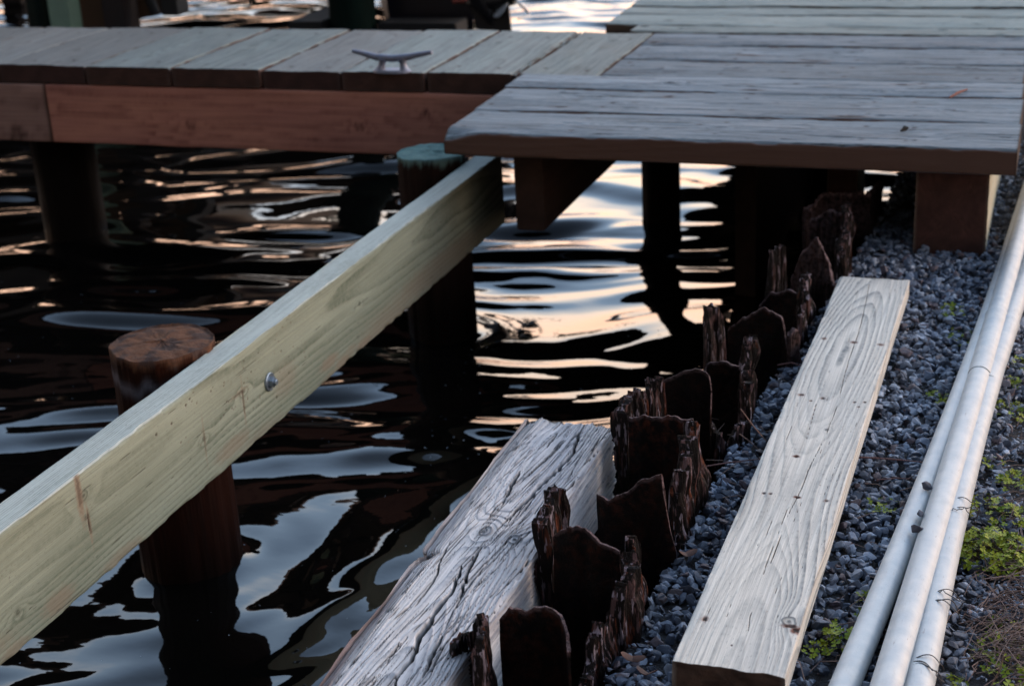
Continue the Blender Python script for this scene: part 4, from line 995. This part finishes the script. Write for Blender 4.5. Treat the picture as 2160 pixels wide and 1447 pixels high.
# outboard
om = empty('outboard_motor', (bx(1030), YB-.02, .4)); tag(om, 'tilted black outboard motor with bright propeller blades behind the pier', 'outboard motor')
YO = YB-.02
M_OB = simple_mat('outboard_black_paint', (.008, .008, .010), .4, spec=.5)
M_PR = simple_mat('propeller_aluminium', (.62, .66, .70), .3, .5)
def op(x, y, dy=0): return Vector(aty(x, y, YO+dy))
bm = bmesh.new(); tube(bm, [op(985, -110), op(1000, -40), op(1020, 10), op(1040, 52)], [.09, .055, .045, .012], 14); adopt(om, bm_obj('leg', bm, M_OB))
bm = bmesh.new(); tube(bm, [op(985, 8), op(1010, 4), op(1050, 0), op(1085, -4)], [.012, .036, .040, .028], 16); adopt(om, bm_obj('gearcase', bm, M_OB))
bm = bmesh.new()
pf = [op(990, 5), op(1072, -4), op(1079, 70), op(1045, 72), op(1006, 62)]
v1 = [bm.verts.new(p+Vector((0, -.006, 0))) for p in pf]; v2 = [bm.verts.new(p+Vector((0, .006, 0))) for p in pf]
bm.faces.new(v1); bm.faces.new(v2[::-1])
for i in range(5): bm.faces.new((v1[i], v1[(i+1) % 5], v2[(i+1) % 5], v2[i]))
adopt(om, bm_obj('skeg', bm, M_OB))
bm = bmesh.new(); tube(bm, [op(950, -190), op(960, -160), op(975, -120), op(985, -95)], [.05, .13, .14, .08], 18); adopt(om, bm_obj('cowling', bm, M_OB))
hub = op(1078, -6, -.02)
prop = bm_obj('propeller', (lambda bm: (tube(bm, [hub+Vector((-.03, 0, 0)), hub, hub+Vector((.035, 0, 0))], [.022, .024, .008], 14), bm)[1])(bmesh.new()), M_OB); adopt(om, prop)
for (tx, ty, dy) in ((1043, 34, -.03), (1115, 30, -.02), (1100, -50, .03)):
    tip = op(tx, ty, dy); d = (tip-hub); L = d.length; d.normalize(); sv = Vector((.55, .65, .2)).cross(d).normalized()*.7+Vector((.45, .3, 0)); sv = (sv-d*sv.dot(d)).normalized(); nn = d.cross(sv)
    bm = bmesh.new(); ring = []
    for i in range(16):
        t = i/16*6.283; ring.append((L*.60+L*.44*math.cos(t), .026*math.sin(t)*(1+.3*math.cos(t))))
    a = [bm.verts.new(hub+d*u+sv*v+nn*(.25*abs(v)+.0022)) for u, v in ring]; c2 = [bm.verts.new(hub+d*u+sv*v+nn*(.25*abs(v)-.0022)) for u, v in ring]
    bm.faces.new(a); bm.faces.new(c2[::-1])
    for i in range(16): bm.faces.new((a[i], a[(i+1) % 16], c2[(i+1) % 16], c2[i]))
    bl2 = bm_obj('blade', bm, M_PR); adopt(prop, bl2)

# ================================================================== far bank and trees (seen as reflections)
M_LF = simple_mat('tree_foliage', (.035, .05, .02), .8, col2=(.05, .065, .03), scale=1)
M_BK = simple_mat('tree_bark', (.04, .03, .025), .9)
bank = mesh_np('far_bank', [(-420, 52, -1), (300, 52, -1), (300, 57, 1.2), (-420, 57, 1.2), (300, 500, 4), (-420, 500, 4)], np.array([[0, 1, 2, 3], [3, 2, 4, 5]]), None, M_SOIL, smooth=False); bank['kind'] = 'structure'
TREES = [(-62, 86, 22, 'broad dark tree on the far bank, fourth of the left row'), (-50, 90, 24, 'tallest dark tree on the far bank, third of the left row'), (-39, 86, 19, 'dark tree on the far bank nearest the open gap'), (-76, 90, 25, 'tall leaning-crowned tree on the far bank, fifth of the left row'), (-90, 86, 22, 'tree at the left end of the far bank row'),
         (-45, 96, 22, 'dark tree standing behind the row by the gap'), (-57, 97, 25, 'tall tree standing behind the middle of the row'), (-69, 98, 24, 'tall tree standing behind the left part of the row'), (-8, 84, 10, 'small tree on the far bank right of the gap'), (8, 82, 13, 'dark round tree on the far bank behind the deck'), (24, 84, 15, 'tall tree on the far bank far right')]
for (tx, ty, th, lab) in TREES:
    tx, ty = tx*.72, ty*.72; e = empty('tree', (tx, ty, .8)); tag(e, lab, 'tree', 'trees on the far bank')
    bm = bmesh.new(); tube(bm, [(0, 0, 0), (.2, 0, th*.3), (-.1, .2, th*.6), (.1, .1, th*.85)], [.4, .3, .2, .06], 8)
    for k in range(6):
        a = k*1.1; tube(bm, [(0, 0, th*(.35+.07*k)), (math.cos(a)*th*.16, math.sin(a)*th*.16, th*(.45+.07*k)), (math.cos(a)*th*.26, math.sin(a)*th*.26, th*(.5+.07*k))], [.14, .09, .03], 6)
    bm_obj('trunk', bm, M_BK, e)
    ncl = 60; n = 6500; cl_ = rng.normal(size=(ncl, 3)); cl_ /= np.linalg.norm(cl_, axis=1)[:, None]; cl_ *= rng.uniform(.35, 1, (ncl, 1))**.6
    cl_ = cl_*np.array([th*.33, th*.33, th*.34])+np.array([0, 0, th*.62]); idx = rng.integers(ncl, size=n)
    c3 = cl_[idx]+rng.normal(size=(n, 3))*th*.05; aa = rng.normal(size=(n, 3)); aa /= np.linalg.norm(aa, axis=1)[:, None]; bb = np.cross(aa, rng.normal(size=(n, 3))); bb /= np.linalg.norm(bb, axis=1)[:, None]
    s = .42; V = np.stack([c3-aa*s, c3-bb*s*.6, c3+aa*s, c3+bb*s*.6], 1).reshape(-1, 3); mesh_np('crown', V, np.arange(n*4).reshape(-1, 4), None, M_LF, smooth=False, parent=e)

# ================================================================== light
SUN_EL, SUN_AZ = R(24), R(72)      # azimuth measured clockwise from +Y
sd = Vector((math.sin(SUN_AZ)*math.cos(SUN_EL), math.cos(SUN_AZ)*math.cos(SUN_EL), math.sin(SUN_EL)))
sl = bpy.data.lights.new('sun', 'SUN'); sl.energy = .6; sl.angle = R(24); sl.color = (1, .78, .60)
so = bpy.data.objects.new('sun', sl); COL.objects.link(so); so.rotation_euler = (-sd).to_track_quat('-Z', 'Y').to_euler()
wd = bpy.data.worlds.new('World'); SC.world = wd; wd.use_nodes = True; nt = wd.node_tree
bg = nt.nodes['Background']
sky = N(nt, 'ShaderNodeTexSky'); sky.sky_type = 'NISHITA'; sky.sun_disc = False; sky.sun_elevation = R(8); sky.sun_rotation = SUN_AZ; sky.air_density = 1.2; sky.dust_density = 1.5; sky.ozone_density = 1.5
# sunset cloud: pale rose low over the water ahead, thinning to blue grey above
tc = N(nt, 'ShaderNodeTexCoord'); sep = N(nt, 'ShaderNodeSeparateXYZ'); nt.links.new(tc.outputs['Generated'], sep.inputs[0])
rampe = N(nt, 'ShaderNodeValToRGB'); nt.links.new(sep.outputs[2], rampe.inputs[0]); cr = rampe.color_ramp
cr.elements[0].position = 0; cr.elements[0].color = (1.0, .60, .42, 1); cr.elements[1].position = 1; cr.elements[1].color = (.12, .17, .26, 1)
for p_, c_ in ((.13, (1.6, 1.0, .70, 1)), (.30, (1.9, 1.55, 1.28, 1)), (.38, (1.25, 1.28, 1.34, 1)), (.46, (.62, .86, 1.18, 1)), (.60, (.50, .72, 1.06, 1)), (.78, (.20, .28, .42, 1))):
    e = cr.elements.new(p_); e.color = c_
# dimmer away from the glow (behind the camera)
dirn = N(nt, 'ShaderNodeVectorMath', operation='DOT_PRODUCT'); nt.links.new(tc.outputs['Generated'], dirn.inputs[0]); dirn.inputs[1].default_value = Vector((.30, .95, .0)).normalized()
mr = N(nt, 'ShaderNodeMapRange'); mr.inputs['From Min'].default_value = -.7; mr.inputs['From Max'].default_value = .7; mr.inputs['To Min'].default_value = .05; mr.inputs['To Max'].default_value = 1.0
nt.links.new(dirn.outputs['Value'], mr.inputs[0])
cmb = N(nt, 'ShaderNodeCombineColor')
for i in range(3): nt.links.new(mr.outputs[0], cmb.inputs[i])
cl1 = mix(nt, rampe.outputs[0], cmb.outputs[0], 1.0, 'MULTIPLY')
sc_ = N(nt, 'ShaderNodeVectorMath', operation='SCALE'); nt.links.new(cl1, sc_.inputs[0]); sc_.inputs['Scale'].default_value = 24
fin = mix(nt, sky.outputs[0], sc_.outputs[0], .8)
nt.links.new(fin, bg.inputs['Color']); bg.inputs['Strength'].default_value = .10
SC.view_settings.view_transform = 'Standard'; SC.view_settings.look = 'None'; SC.view_settings.exposure = .7; SC.view_settings.gamma = 1
SC.cycles.max_bounces = 6; SC.cycles.glossy_bounces = 4; SC.cycles.use_denoising = True
